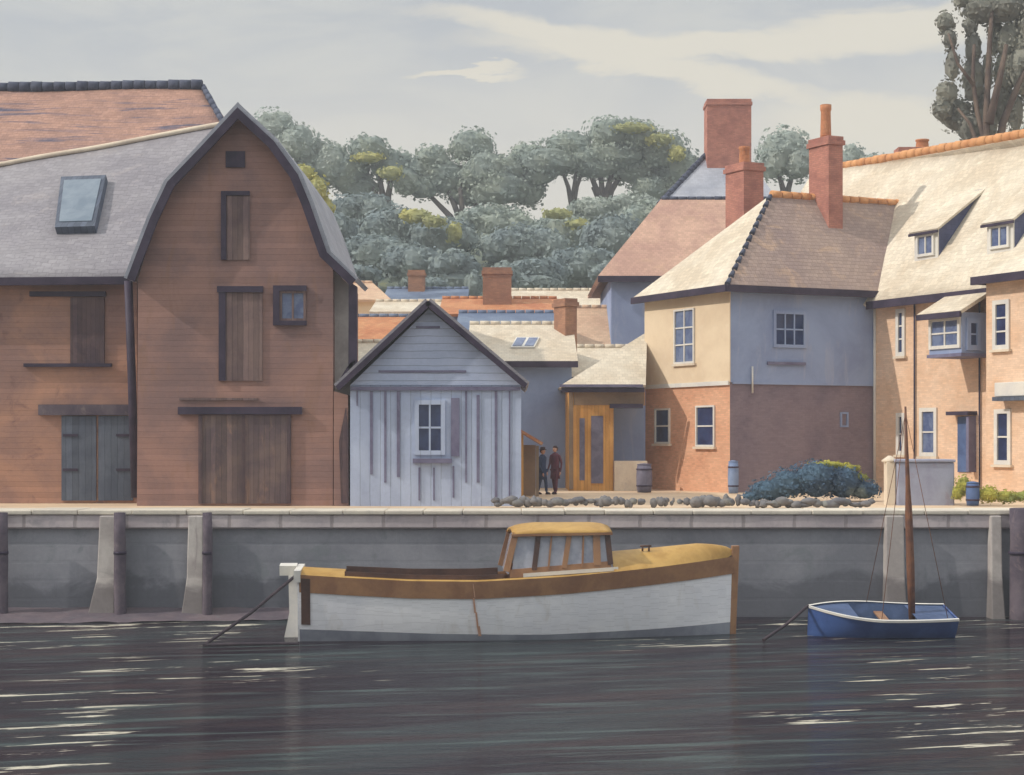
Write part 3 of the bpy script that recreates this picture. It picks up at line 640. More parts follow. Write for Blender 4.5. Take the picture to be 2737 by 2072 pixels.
def chimney(root, u0, u1, v0, v1, Y, m='brick_chimney', dep=None, pot=None, cap=True, parent=None, potm='orange_tile', drop=1.2, two=False):
    x0, x1 = Xof(u0, Y), Xof(u1, Y); z0, z1 = Zof(v1, Y) - drop, Zof(v0, Y); dep = dep or (x1-x0)*.8
    capz = min(.35, (z1-z0)*.2)
    c = MB().box((x0, Y-dep/2, z0), (x1, Y+dep/2, z1-capz)).build('chimney', M[m], root, parent)
    mb = MB()
    mb.box((x0-.06, Y-dep/2-.06, z1-capz), (x1+.06, Y+dep/2+.06, z1-capz*.5)); mb.box((x0-.01, Y-dep/2-.01, z1-capz*.5), (x1+.01, Y+dep/2+.01, z1))
    mb.build('chimney_cap', M[m], root, c)
    if pot:
        for (pu0, pu1, pv0) in pot:
            r = (Xof(pu1, Y) - Xof(pu0, Y)) / 2; X = Xof((pu0+pu1)/2, Y); h = Zof(pv0, Y) - z1
            MB().lathe((X, Y, z1), [(r*1.05, -.02), (r, h*.1), (r*.88, h*.8), (r*1.02, h*.86), (r*1.02, h), (r*.7, h), (r*.7, h*.7)], 16).build('chimney_pot', M[potm], root, c)
    return c

# alley house with the cream roof and blue grey wall
hA, g = gable_house('alley_house', 'blue grey walled house with cream tiled roof and skylight at the back of the alley', 1262, 1528, 68, 968, 866, 8, 'render_blue', 'cream_tile')
rn = Vector((0, -(g[4]-g[2]), 4.35)).normalized(); up = Vector((0, 4.35, g[4]-g[2])).normalized(); c0 = ray_plane(1404, 920, Vector((0, 67.65, g[2]-.05)), rn)
q = [c0 + Vector((a*.5, 0, 0)) + up*b*.62 + rn*.1 + Vector((b*.12, 0, 0)) for a, b in ((-1,-1),(1,-1),(1,1),(-1,1))]
s_ = MB().slab(q, .14).build('skylight', M['white_paint'], hA)
for k in (-1, 1):
    MB().slab([c0 + Vector((k*.25 + a*.19, 0, 0)) + up*b*.5 + rn*.12 + Vector((b*.1, 0, 0)) for a, b in ((-1,-1),(1,-1),(1,1),(-1,1))], .04).build('pane', M['glass_pale'], hA, s_)
chimney_turned(hA, 1511, 797, 880, 70.6, .55, .95, 'brick_brown')
# orange lean-to stall
sl = thing('lean_to_porch', 'little lean-to porch with orange tiled roof at the right side of the grey shed', 'porch', (Xof(1410, 57), 57, Z0))
a0, a1 = Xof(1372, 57), Xof(1440, 57); b_, t_ = Zof(1182, 57), Zof(1136, 57)
MB().slab([(a1+.15, 56.6, b_-.02), (a0, 56.6, t_), (a0, 59, t_), (a1+.15, 59, b_-.02)], .1).build('roof', M['orange_tile'], sl)
MB().box((a0, 56.9, Z0), (a0+.35, 58.8, t_-.25)).build('wall', M['ochre'], sl)
MB().box((a0+.35, 57.5, Z0), (a1-.1, 57.7, b_-.1)).build('back_boarding', M['ochre_dark'], sl)
MB().box((a1-.1, 56.8, Z0), (a1, 56.92, b_-.13)).build('post', M['ochre_dark'], sl)
# row of roofs behind
hC, _ = gable_house('orange_roof_house', 'distant house with orange tiled ridge and a broad brown chimney', 1185, 1484, 84, 838, 798, 7, 'render_blue', 'orange_tile', fascia=False)
chimney(hC, 1291, 1367, 718, 800, 86.5, 'brick_brown', dep=1.2)
hC2, _ = gable_house('shadow_strip_house', 'long low blue roof standing in for the shadow band behind the alley house roof', 1232, 1500, 77, 880, 836, 6, 'render_cream', 'blue_slate', fascia=False)  # blue roof placed as the shadow band above the cream roof
hB, _ = gable_house('blue_roof_house', 'distant house with blue slate roof and small brown chimney below the wood', 1030, 1240, 100, 806, 772, 8, 'render_cream', 'blue_slate', fascia=False)
chimney(hB, 1092, 1136, 724, 778, 103.5, 'brick_brown', dep=1.0)
hB2, _ = gable_house('peach_gable_house', 'distant house with pale peach roof right beside the barn corner board', 900, 1036, 96, 800, 756, 8, 'render_cream', 'peach_tile', skew=(0, -1.4), fascia=False)
hB3, _ = gable_house('cream_roof_house', 'distant low house with pale cream roof behind the shed gable', 1000, 1215, 90, 832, 806, 7, 'render_cream', 'cream_tile', fascia=False)
hD, _ = gable_house('terracotta_house', 'house with terracotta roof glimpsed between barn and shed gable', 900, 1095, 76, 905, 846, 7, 'render_cream', 'orange_tile', fascia=False, rdg='blue_slate')
hD2, _ = gable_house('straw_roof_house', 'low house with straw coloured roof tucked just behind the left eave of the shed', 905, 1060, 66, 992, 915, 6, 'render_cream', 'cream_tile', fascia=False)
hE, _ = gable_house('peach_roof_house', 'house with plain peach roof right of the round dark sided chimney', 1522, 1690, 80, 935, 822, 8, 'render_cream', 'peach_tile', fascia=False)
hE2, _ = gable_house('sandy_house', 'distant sandy house in a strip under the dark wood', 1375, 1680, 98, 822, 776, 7, 'render_cream', 'cream_tile', fascia=False)
hE3, _ = gable_house('low_roof_house', 'low cream roofed outbuilding between the alley house and the corner house', 1526, 1700, 72, 1010, 928, 6, 'render_blue', 'cream_tile')

# brown roofed house behind the corner house, and the slate one beyond it
hF = thing('brown_roof_house', 'tall house with plain brown hipped roof left behind the corner house', 'house', (9, 81, Z0))
ez = Zof(740, 80); x0 = Xof(1634, 80); z1 = Zof(531, 85)
MB().box((x0, 80, Z0), (14, 90, ez)).build('wall', M['render_blue'], hF)
P0, P1, P2, P3 = Vector((Xof(1598, 79.6), 79.6, ez)), Vector((15, 79.6, ez)), Vector((15, 85, z1)), Vector((Xof(1768, 85), 85, z1))
MB().slab([P0, P1, P2, P3], .2).slab([P0, P3, Vector((P0.x, 90.4, ez))], .2).slab([Vector((P0.x, 90.4, ez)), P3, P2, Vector((15, 90.4, ez))], .2).build('roof', M['brown_tile'], hF)
MB().beam(P0 + Vector((0, -.05, -.15)), P1 + Vector((0, -.05, -.15)), .12, .3).build('fascia', M['eaves'], hF)
ridge(hF, P3, P2, 'ridge_dark', .12)
hG = thing('slate_roof_house', 'farther house with pale slate hip roof under the broad square chimney', 'house', (12, 96, Z0))
a = Zof(530, 94); b = Zof(415, 98)
MB().box((Xof(1785, 94), 94, Z0), (Xof(2075, 94), 102, a-.4)).build('wall', M['render_cream'], hG)
G0, G1, G2, G3 = Vector((Xof(1762, 93.6), 93.6, a-.4)), Vector((Xof(2090, 93.6), 93.6, a-.4)), Vector((Xof(1990, 98), 98, b)), Vector((Xof(1886, 98), 98, b))
MB().slab([G0, G1, G2, G3], .2).slab([G0, G3, Vector((G0.x, 102.4, a-.4))], .2).slab([G1, G2, Vector((G1.x, 102.4, a-.4))], .2).slab([Vector((G0.x, 102.4, a-.4)), G3, G2, Vector((G1.x, 102.4, a-.4))], .2).build('roof', M['pale_slate'], hG)
ridge(hG, G0, G3, 'ridge_dark', .18, 'hip_tiles')
chimney(hG, 1886, 2003, 272, 415, 97.6, 'brick_chimney', dep=1.6)

# ------------------------------------------------------------------ corner house
C = Vector((Xof(1951, 61.5), 61.5, 0)); Lp = Vector((Xof(1725, 66.4), 66.4, 0)); Rp = Vector((Xof(2340, 64.1), 64.1, 0)); Bp = Lp + Rp - C
ch = thing('corner_house', 'two storey corner house, left cream over orange, right shade toned blue grey over dark brick', 'house', (C.x, C.y, Z0))
WL, WR = Wall(Lp, C), Wall(C, Rp)
zt = Zof(768, 61.5); zb = Zof(1022, 61.5)
# upper storey stands 4 cm proud of the lower one, so every face is built as its own skin
def skin(W, name, z0, z1, m, root, th=.30, out=0.0, ext=(0, 0)):
    mb = MB(); W.slab(mb, -ext[0], W.len + ext[1], z0, z1, -th, out); return mb.build(name, M[m], root)
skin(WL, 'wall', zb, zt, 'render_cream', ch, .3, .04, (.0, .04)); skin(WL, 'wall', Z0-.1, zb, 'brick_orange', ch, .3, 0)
skin(WR, 'wall', zb, zt, 'render_blue', ch, .26, .04, (-.004, .0)); skin(WR, 'wall', Z0-.1, zb, 'brick_shade', ch, .26, 0, (-.004, 0))  # shade of this face put into the blue render and darker brick
for (p, q_, nm) in ((Rp, Bp, 'r'), (Bp, Lp, 'b')):
    ww = Wall(p, q_); mb = MB(); ww.slab(mb, 0.27, ww.len-.27, Z0-.1, zt, -.3, 0); mb.build('wall', M['render_blue'], ch)
skin(WL, 'band', zb-.10, zb+.06, 'white_paint', ch, 0, .09)
skin(WR, 'band', zb-.06, zb+.04, 'render_blue', ch, 0, .07, (-.1, 0))
ov = .42
def off(p, *dirs):
    r_ = Vector(p)
    for d, k in dirs: r_ = r_ + d * k
    return r_
tl, tr = WL.n, WR.n
Ce = off(C, (tl, ov), (tr, ov)); Le = off(Lp, (tl, ov), (tr, -ov)); Re = off(Rp, (tr, ov)) ; Be = off(Bp, (tr, -ov))
ze = zt + .02
P1 = at(2061, 520, 64.9); P3d = WR.t.normalized()
rz = P1.z; P3 = P1 + P3d * 7.0; P3.z = rz
z3 = lambda p, z: Vector((p.x, p.y, z))
Re2 = Re + WR.t * 2.0
MB().slab([z3(Ce, ze), z3(Re2, ze), P3, P1], .14).build('roof', M['mauve_shade_tile'], ch)  # duller mauve puts the weaker light on this slope into the tile
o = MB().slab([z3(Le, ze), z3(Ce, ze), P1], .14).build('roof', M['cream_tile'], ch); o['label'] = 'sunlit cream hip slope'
MB().slab([z3(Le, ze), P1, P3, z3(Be + WR.t*2, ze)], .14).build('roof', M['mauve_shade_tile'], ch)
mb = MB(); mb.beam(z3(Le, ze-.10), z3(Ce, ze-.10), .12, .26); mb.beam(z3(Ce, ze-.10), z3(Re, ze-.10), .12, .26); mb.build('gutter', M['eaves'], ch)
ridge(ch, P1, P3 - P3d*.6, 'ridge_orange', .16)
# hip tiles, dark and lumpy
hp = z3(Ce, ze); mb = MB(); nn = 13
for i in range(nn):
    p = hp.lerp(P1, (i+.15)/nn); q_ = hp.lerp(P1, (i+.85)/nn); mb.tube([p, q_], [.11, .075], 8)
mb.build('hip_tiles', M['ridge_dark'], ch)
# chimneys of the corner house
chimney_turned(ch, 1988, 432, 566, 68.0, .95, 1.25, pot=(15, 384), drop=2.0)
sn = (z3(Re, ze) - z3(Ce, ze)).cross(P1 - z3(Ce, ze)).normalized()
cb = ray_plane(2216, 612, z3(Ce, ze), sn)
chimney_turned(ch, 2215, 362, 600, cb.y, .66, 1.2, pot=(15, 272), drop=1.0)
# windows
window(WL, ch, 1806, 826, 1860, 972, 2, 3, 'glass_pale', out=.07)
window(WL, ch, 1752, 1092, 1792, 1186, 1, 2, 'glass', out=.03); window(WL, ch, 1862, 1084, 1912, 1194, 1, 2, 'glass', out=.03)
window(WR, ch, 2064, 832, 2152, 930, 3, 2, 'glass', 'render_blue', out=.07, fw=.12, sill=False)
window(WR, ch, 2245, 1102, 2266, 1142, 1, 1, 'glass_pale', 'render_blue', out=.02, sill=False)
panel(WR, ch, 'sill', 2048, 968, 2150, 976, 'shed_trim', .04, .12)
MB().tube([off(Rp, (tr, .12), (WR.t, -.12)) + Vector((0,0,z)) for z in (Z0, 7, zt-.1)], .06, 8).build('downpipe', M['white_paint'], ch)
MB().tube([off(C, (tr, .13), (WR.t, .9)) + Vector((0,0,z)) for z in (zb-.4, zb+.6)], .035, 8).build('vent_pipe', M['white_paint'], ch)

# single storey ochre extension
ex = thing('ochre_extension', 'single storey ochre boarded extension with cream lean-to roof left of the corner house', 'building', (Xof(1620, 64), 64, Z0))
Y = 64.0; W = Wall((Xof(1520, Y), Y), (Xof(1722, Y), Y)); ezx = Zof(1036, Y)
MB().box((Xof(1520, Y), Y, Z0-.1), (Xof(1640, Y), Y+.3, ezx)).box((Xof(1640, Y), Y, Zof(1084, Y)), (Xof(1724, Y), Y+.3, ezx)).box((Xof(1520, Y), Y+.3, Z0-.1), (Xof(1520, Y)+.3, 68.5, ezx)).build('wall', M['ochre'], ex)
MB().box((Xof(1640, Y), Y+1.5, Z0-.1), (Xof(1722, Y)+.1, Y+1.7, ezx)).build('porch_back', M['render_blue'], ex)
zT = Zof(888, 67.2)
e0, e1 = Vector((Xof(1500, Y-.5), Y-.5, ezx+.08)), Vector((Xof(1726, Y-.5), Y-.5, ezx+.08))
T = Vector((5.5, 67.0, zT)); D = Vector((e0.x, 70.5, ezx+.08)); T2 = Vector((5.5, 70.5, zT))
MB().slab([e0, e1, T], .1).slab([e0, T, T2, D], .1).build('roof', M['cream_tile'], ex)
MB().box((e0.x, Y-.60, ezx-.20), (e1.x-.05, Y-.51, ezx-.02)).build('fascia', M['eaves'], ex)
MB().box((e0.x-.06, Y-.70, ezx+.0), (e1.x-.12, Y-.605, ezx+.10)).build('gutter', M['shed_trim'], ex)
panel(W, ex, 'head_board', 1534, 1046, 1722, 1083, 'ochre_dark', 0, .04)
panel(W, ex, 'window', 1549, 1118, 1563, 1284, 'grey_butt', 0, .03); panel(W, ex, 'door', 1580, 1112, 1612, 1292, 'grey_butt', 0, .05)
panel(W, ex, 'corner_post', 1521, 1046, 1532, 1308, 'ochre_dark', 0, .06)
panel(W, ex, 'porch_lintel', 1628, 1080, 1716, 1092, 'eaves', .3, .5)
MB().box((Xof(1640, Y)+.02, Y-.2, Z0-.05), (Xof(1722, Y)+.1, Y-.02, Zof(1232, Y))).build('porch_wall', M['cream_stone'], ex)

# ------------------------------------------------------------------ terrace on the right
te = thing('brick_terrace', 'peach brick terrace with long cream roof and dormers at the right', 'house', (Xof(2500, 60), 60, Z0))
T0 = Vector((Xof(2338, 64), 64, 0)); T1 = Vector((Xof(2737, 57), 57, 0)); tt = (T1 - T0).normalized()
A0 = T0 - tt * 9.5; A1 = T0 + tt * 16.0
W = Wall(A0, A1); zE = Zof(790, 64); aw = Vector((-W.n.x, -W.n.y, 0))
mb = MB(); W.slab(mb, 0, W.len, Z0-.1, zE, -9.0, 0); mb.build('wall', M['brick_peach'], te)
HD = 4.5; zRi = 16.0; zR0 = 16.9
o_ = .4; sl_ = (zRi - zE) / (HD)
def rp(s, d, lift=0.0):                    # point on the front slope, d metres in from the wall
    zr = zR0 + (zRi - zR0) * min(1, s / 12); return A0 + tt * s + aw * d + Vector((0, 0, zE + .05 + (zr - zE) * d / HD + lift))
def tgrid(a, b):
    s = a * 25.5; p = rp(s, -o_ + (HD + o_) * b); p.z += .05 * noise.noise((s*.5, b*3, 2)); return p
r_ = MB().grid(tgrid, 60, 10).build('roof', M['cream_tile'], te); md = r_.modifiers.new('t', 'SOLIDIFY'); md.thickness = .15; md.offset = 1
MB().slab([rp(0, HD), rp(25.5, HD), A0 + tt*25.5 + aw*9.4 + Vector((0,0,zE)), A0 + aw*9.4 + Vector((0,0,zE))], .15).build('roof', M['cream_tile'], te)
MB().prism([A0 + tt*.1 + Vector((0,0,zE-.02)), A0 + tt*.1 + aw*9 + Vector((0,0,zE-.02)), A0 + tt*.1 + aw*HD + Vector((0,0,zR0-.2))], tt*.2).build('gable', M['brick_peach'], te)
MB().beam(A0 + tt*9.6 - aw*.46 + Vector((0,0,zE-.42)), A1 - aw*.46 + Vector((0,0,zE-.42)), .12, .3).build('gutter', M['eaves'], te)
ridge(te, rp(0, HD, .08), rp(25.5, HD, .08), 'ridge_orange', .2)
G = 'peach'
for (a, b, c, d, nx, ny, gl) in ((2397, 826, 2421, 952, 1, 3, 'glass'), (2398, 1104, 2420, 1216, 1, 2, 'glass'), (2460, 1090, 2506, 1220, 1, 2, 'glass_pale')):
    window(W, te, a, b, c, d, nx, ny, gl, fw=.15)
# the nearer end of the terrace steps forward under a lean-to slope of its own
st_o = .95
Wn = Wall(W.P(0, 0, st_o), W.P(W.len, 0, st_o)); sN = Wn.sz(2636, 1000)[0]
mb = MB(); W.slab(mb, sN, W.len, Z0-.1, zE+.02, .0, st_o); mb.build('projecting_front', M['brick_peach'], te)
pN = lambda s_, d, z: A0 + tt*s_ + aw*d + Vector((0, 0, z))
MB().slab([pN(sN-.25, -st_o-.38, zE+.02), pN(25.5, -st_o-.38, zE+.02), pN(25.5, 1.0, zE+1.42), pN(sN-.25, 1.0, zE+1.42)], .14).build('front_roof', M['cream_tile'], te)
MB().beam(pN(sN-.25, -st_o-.44, zE-.10), pN(25.5, -st_o-.44, zE-.10), .12, .28).build('front_gutter', M['eaves'], te)
MB().prism([pN(sN-.22, -st_o-.3, zE-.22), pN(sN-.22, 0.0, zE-.22), pN(sN-.22, .9, zE+1.25), pN(sN-.22, -st_o-.3, zE-.08)], tt*.1).build('front_barge', M['eaves'], te)
for (a, b, c, d, nx, ny, gl) in ((2656, 802, 2700, 934, 1, 3, 'glass'), (2660, 1094, 2704, 1242, 1, 2, 'glass')):
    window(Wn, te, a, b, c, d, nx, ny, gl, fw=.15)
panel(Wn, te, 'balcony', 2684, 1020, 2860, 1058, 'white_paint', .0, .45, bevel=.02)
panel(Wn, te, 'balcony_floor', 2682, 1059, 2862, 1070, 'door_slate', .0, .52)
for q_ in (2448, 2622): 
    sq = W.sz(q_, 1000)[0]; MB().tube([W.P(sq, z, .07) for z in (Z0, 6, zE-.5)], .035, 8).build('downpipe', M['eaves'], te)
d_ = panel(W, te, 'door', 2562, 1114, 2596, 1262, 'door_blue', 0, .05)
panel(W, te, 'door_hood', 2553, 1100, 2612, 1110, 'eaves', 0, .45, parent=d_)
panel(W, te, 'door_post', 2602, 1112, 2609, 1262, 'shed_trim', 0, .35, parent=d_)
# oriel bay at first floor
bo = 1.5
Wo = Wall(W.P(0, 0, bo), W.P(W.len, 0, bo)); s0, s1, z0_, z1_ = Wo.rect(2484, 838, 2570, 946)
mb = MB(); W.slab(mb, s0, s1, z0_, z1_, 0, bo); bay = mb.build('oriel_bay', M['render_blue'], te)  # blue grey body carries the shade of the bay's near side
Wf = Wall(W.P(s0, 0, bo), W.P(s1, 0, bo)); Ws = Wall(W.P(s1, 0, bo), W.P(s1, 0, 0))
hh_ = z1_ - z0_
window(Wf, te, 0,0,0,0, 2, 2, 'glass_pale', fw=.12, parent=bay, rect=(.03, Wf.len-.03, z0_+.18, z1_-.15), sill=False)
window(Ws, te, 0,0,0,0, 1, 2, 'glass', 'render_blue', fw=.18, parent=bay, rect=(.2, .85, z0_+.1, z1_-.2), sill=False)
mb = MB(); W.slab(mb, s0-.06, s1+.06, z0_-.12, z0_-.002, .0, bo+.07); mb.build('bay_sill', M['shed_trim'], te, bay)
rt = [W.P(s0-.3, z1_+.02, bo+.32), W.P(s1+.3, z1_+.02, bo+.32), W.P(s1+.3, z1_+1.15, -.3), W.P(s0-.3, z1_+1.15, -.3)]
MB().slab(rt, .12).build('bay_roof', M['cream_tile'], te, bay)
MB().beam(rt[0]+Vector((0,0,-.12)), rt[1]+Vector((0,0,-.12)), .1, .2).build('bay_gutter', M['eaves'], te, bay)
# cross wing that stands forward beyond the frame's right part
def dormer(u, v, wd, ht):
    nrm = (rp(5, 1) - rp(4, 1)).cross(rp(4, 2) - rp(4, 1)).normalized()
    p = ray_plane(u, v, rp(4, 1), nrm); s = (p - A0).dot(tt); d = (p - A0).dot(aw)
    zb_ = rp(s, d).z; pt = lambda a, dd, z: A0 + tt*(s+a) + aw*dd + Vector((0, 0, z))
    sl = (zRi - zE)/HD; rise = .72; back = d + ht/(sl - rise); zt_ = zb_ + ht + rise*(back - d)  # rising roof lengthens the dark cheek into the shape of a shadow
    dm = MB().prism([pt(-wd/2, d, zb_-.1), pt(-wd/2, d, zb_+ht), pt(-wd/2, back, zt_)], tt*wd).build('dormer', M['dormer_cheek_shade'], te)
    MB().slab([pt(-wd/2-.15, d-.2, zb_+ht-.08), pt(wd/2+.15, d-.2, zb_+ht-.08), pt(wd/2+.15, back+.25, zt_+.16), pt(-wd/2-.15, back+.25, zt_+.16)], .08).build('dormer_roof', M['cream_tile'], te, dm)
    Wd = Wall(pt(-wd/2, d, 0), pt(wd/2, d, 0))
    mb = MB(); Wd.slab(mb, -.16, wd+.16, zb_+ht-.24, zb_+ht-.14, .17, .23); mb.build('dormer_fascia', M['eaves'], te, dm)
    mb = MB(); Wd.slab(mb, 0, wd, zb_-.05, zb_+ht-.02, 0, .05); mb.build('dormer_front', M['white_paint'], te, dm)
    window(Wd, te, 0,0,0,0, 2, 1, 'glass_pale', fw=.1, parent=dm, rect=(.16, wd-.16, zb_+.3, zb_+ht-.2), sill=False, out=.09)
dormer(2478, 708, 1.3, 1.35); dormer(2676, 694, 1.3, 1.35)
# ridge chimney
pr = rp(14.2, HD); chimney(te, 2396, 2494, 398, 440, 71.5, 'brick_chimney', dep=.9, pot=[(2447, 2483, 374)], drop=2.0)

# ------------------------------------------------------------------ trees
def crown(mb, lobes, Y, ls, dens=1.0, dY=0.0, flat=0.8):
    rnd = random
    for (u, v, ru, rv) in lobes:
        yy = Y + rnd.uniform(-dY, dY); c = at(u, v, yy); a = ru * yy / F; b = rv * yy / F; dd = (a + b) / 2 * flat if a > b*1.6 else a * .9
        # core
        nseg, nr = 12, 8; k = len(mb.v); ph = rnd.uniform(0, 99)
        for i in range(nr + 1):
            th = math.pi * i / nr
            for j in range(nseg):
                al = 2 * math.pi * j / nseg; d = Vector((math.sin(th)*math.cos(al), math.sin(th)*math.sin(al), math.cos(th)))
                q = .74 + .22 * noise.noise(d * 1.8 + Vector((ph, 0, 0)))
                mb.v.append(c + Vector((d.x*a*q, d.y*dd*q, d.z*b*q)))
        for i in range(nr):
            for j in range(nseg):
                mb.f.append((k+i*nseg+j, k+i*nseg+(j+1) % nseg, k+(i+1)*nseg+(j+1) % nseg, k+(i+1)*nseg+j)); mb.sm.append(False)
        area = 4 * math.pi * ((a*b + a*dd + b*dd) / 3); n = int(dens * area / (ls*ls) * 1.5)
        n = min(n, 5200)
        for _ in range(n):
            d = Vector((rnd.gauss(0,1), rnd.gauss(0,1), rnd.gauss(0,1))).normalized()
            if d.y > .55 and rnd.random() < .6: continue
            lump = .92 + .26 * noise.noise(d * 2.6 + Vector((ph, 3, 0)))
            r_ = lump * rnd.uniform(.80, 1.05)
            p = c + Vector((d.x*a, d.y*dd, d.z*b)) * r_
            t = Vector((rnd.gauss(0,1), rnd.gauss(0,1), rnd.gauss(0,1))).normalized(); nn = (d + t*.8).normalized()
            t = nn.cross(t).normalized(); q = nn.cross(t); s = ls * rnd.uniform(.55, 1.15)
            k = len(mb.v); mb.v += [p - t*s*.5, p + q*s*.32, p + t*s*.5, p - q*s*.32]; mb.f.append((k, k+1, k+2, k+3)); mb.sm.append(False)
    return mb
def tree(name, label, lobes, Y, base, trunks, m='leaf_mid', ls=.5, yellow=None, group=None, bark='bark', dY=1.2, cat='tree', dens=1.0):
    t = thing(name, label, cat, base, group)
    g_ = 1.22 if name == 'hilltop_tree' else 1.12 if name == 'tall_tree' else 1.08
    lobes = [(u, v + (rv*.12 if name == 'hilltop_tree' else 0), ru*g_, rv*g_) for (u, v, ru, rv) in lobes]
    if trunks:
        mb = MB()
        for (pts, r0, r1) in trunks:
            n = len(pts); mb.tube([Vector(p) for p in pts], [r0 + (r1-r0)*i/(n-1) for i in range(n)], 8)
        mb.build('trunk', M[bark], t)
    crown(MB(), lobes, Y, ls, dens, dY).build('crown', M[m], t)
    if yellow: crown(MB(), [(u, v, ru*1.1, rv*1.15) for (u, v, ru, rv) in yellow], Y-3.2, ls, dens, .4).build('sunlit_foliage', M['leaf_yellow'], t)  # sunlit tops painted as a yellower leaf colour
    return t
G_R, G_L = 'tall trees along the hilltop', 'rounded trees of the wood on the slope'
def fan(ub, vb, ends, Y, r=.35):
    b = at(ub, vb, Y); b0 = b + Vector((0, 0, -3)); out = [([b0, b], r*1.3, r*1.1)]
    for (u, v) in ends:
        e = at(u, v, Y + random.uniform(-.6, .6)); m_ = b.lerp(e, .5) + Vector(((e.x-b.x)*-.12, 0, .2)); out.append(([b, m_, e], r, r*.5))
    return out
Yr = 168
def base_at(u, Y): return (Xof(u, Y), Y, hillz(Xof(u, Y), Y) - .2)
tree('hilltop_tree', 'leftmost pale rounded tree rising over the barn gable edge', [(732,342,60,50),(796,378,50,48),(842,415,60,50),(700,370,50,40),(880,430,50,56),(820,480,60,60)], Yr, base_at(780, Yr), fan(780, 600, [(735,400),(800,420)], Yr), 'leaf_pale', group=G_R)
tree('hilltop_tree', 'pale hilltop tree with a yellow patch and dark forked trunks right of the barn', [(985,398,56,40),(1040,440,50,42),(930,455,66,48),(885,440,60,55),(1085,480,40,40),(1075,440,36,40),(960,500,60,34)], Yr, base_at(1025, Yr),
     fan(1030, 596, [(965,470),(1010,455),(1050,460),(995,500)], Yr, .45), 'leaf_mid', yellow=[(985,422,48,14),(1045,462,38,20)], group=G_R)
tree('hilltop_tree', 'broad grey green hilltop tree with two humps over four spreading trunks', [(1158,425,52,42),(1262,388,60,48),(1190,470,80,48),(1300,455,80,50),(1340,500,90,48),(1415,500,42,50),(1260,520,70,30),(1130,500,40,30),(1110,455,36,40),(1360,450,44,44)], Yr, base_at(1235, Yr),
     fan(1240, 650, [(1146,520),(1195,500),(1230,500),(1300,530),(1275,545)], Yr, .42), 'leaf_mid', group=G_R)
tree('hilltop_tree', 'flat topped hilltop tree over a gap of sky left of the largest crown', [(1412,408,46,30),(1520,388,68,40),(1462,430,80,38),(1570,425,70,44),(1440,465,44,30)], Yr, base_at(1530, Yr),
     fan(1530, 560, [(1500,450),(1540,460),(1560,450)], Yr, .3), 'leaf_mid', group=G_R)
tree('hilltop_tree', 'largest hilltop tree with yellow streaked crown and bunched trunks beside the square chimney', [(1632,352,66,44),(1700,362,70,44),(1770,395,66,50),(1640,410,96,40),(1740,430,90,44),(1815,450,60,55),(1690,455,84,34),(1600,440,66,36),(1800,500,60,50),(1740,500,60,40)], Yr, base_at(1620, Yr),
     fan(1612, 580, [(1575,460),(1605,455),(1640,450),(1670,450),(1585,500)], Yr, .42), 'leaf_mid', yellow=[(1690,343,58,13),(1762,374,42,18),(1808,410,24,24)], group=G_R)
tree('hilltop_tree', 'round pale tree standing clear between the two tall chimneys', [(2095,402,70,66),(2065,430,44,44),(2135,430,42,48)], 150, base_at(2095, 150), fan(2100, 560, [(2080,460),(2120,460)], 150), 'leaf_pale', group=G_R)
tree('hilltop_tree', 'small low tree trailing off right of the tall thin chimney', [(2278,420,34,38),(2328,438,44,30),(2384,452,24,16),(2240,440,40,34)], 150, base_at(2300, 150), fan(2300, 540, [(2280,460),(2330,470)], 150), 'leaf_pale', group=G_R)
tree('hilltop_tree', 'pale bush topped tree at the right edge under the big dark tree', [(2722,385,42,42),(2780,370,60,60),(2690,400,24,20)], 120, (Xof(2730,120), 120, hillz(Xof(2730,120),120)), fan(2730, 500, [(2720,420),(2770,420)], 120), 'leaf_mid', group=G_R)
LOW = [(965,590,95,70,150,'leaf_dark','first dark mound of the wood beside the barn'), (1062,628,95,70,146,'leaf_dark','dark round tree below the yellow patched hilltop tree'),
       (1000,692,95,62,138,'leaf_dark','low dark tree above the distant peach roof'), (1105,715,80,55,134,'leaf_dark','low dark tree behind the small brown chimney'),
       (1185,650,82,66,142,'leaf_dark','dark tree under the spreading trunks of the twin humped tree'), (1318,618,104,66,148,'leaf_mid','large smooth mound right of the forked trunks'),
       (1215,730,62,56,130,'leaf_dark','dark tree just left of the broad brown chimney'), (1400,676,110,70,140,'leaf_dark','big dark tree above the broad brown chimney'),
       (1505,640,86,62,146,'leaf_mid','grey tree with a yellow flank left of centre slope'), (1560,722,96,58,134,'leaf_dark','low dark tree above the sandy house'),
       (1430,742,90,46,130,'leaf_dark','lowest dark tree right of the broad brown chimney'), (1640,650,84,72,140,'leaf_dark','dark tree left of the brown hipped roof'),
       (1590,570,66,38,156,'leaf_pale','pale low bush under the bunched trunks'), (1690,560,70,38,156,'leaf_pale','pale low bush touching the brown hipped roof'),
       (1740,600,70,60,150,'leaf_mid','grey tree half hidden by the brown hipped roof'), (1265,772,24,42,122,'leaf_dark','narrow dark tree hanging over the orange roof'),
       (905,640,50,70,140,'leaf_dark','dark tree showing only a sliver beside the barn roof'), (1640,742,60,36,128,'leaf_dark','small dark tree beside the eave of the brown hipped roof'),
       (955,748,60,34,128,'leaf_dark','small dark tree right above the peach gabled roof'), (1130,770,60,24,124,'leaf_dark','low dark clump behind the blue slate roof'), (1350,748,40,44,126,'leaf_dark','dark clump behind the broad chimney shaft')]
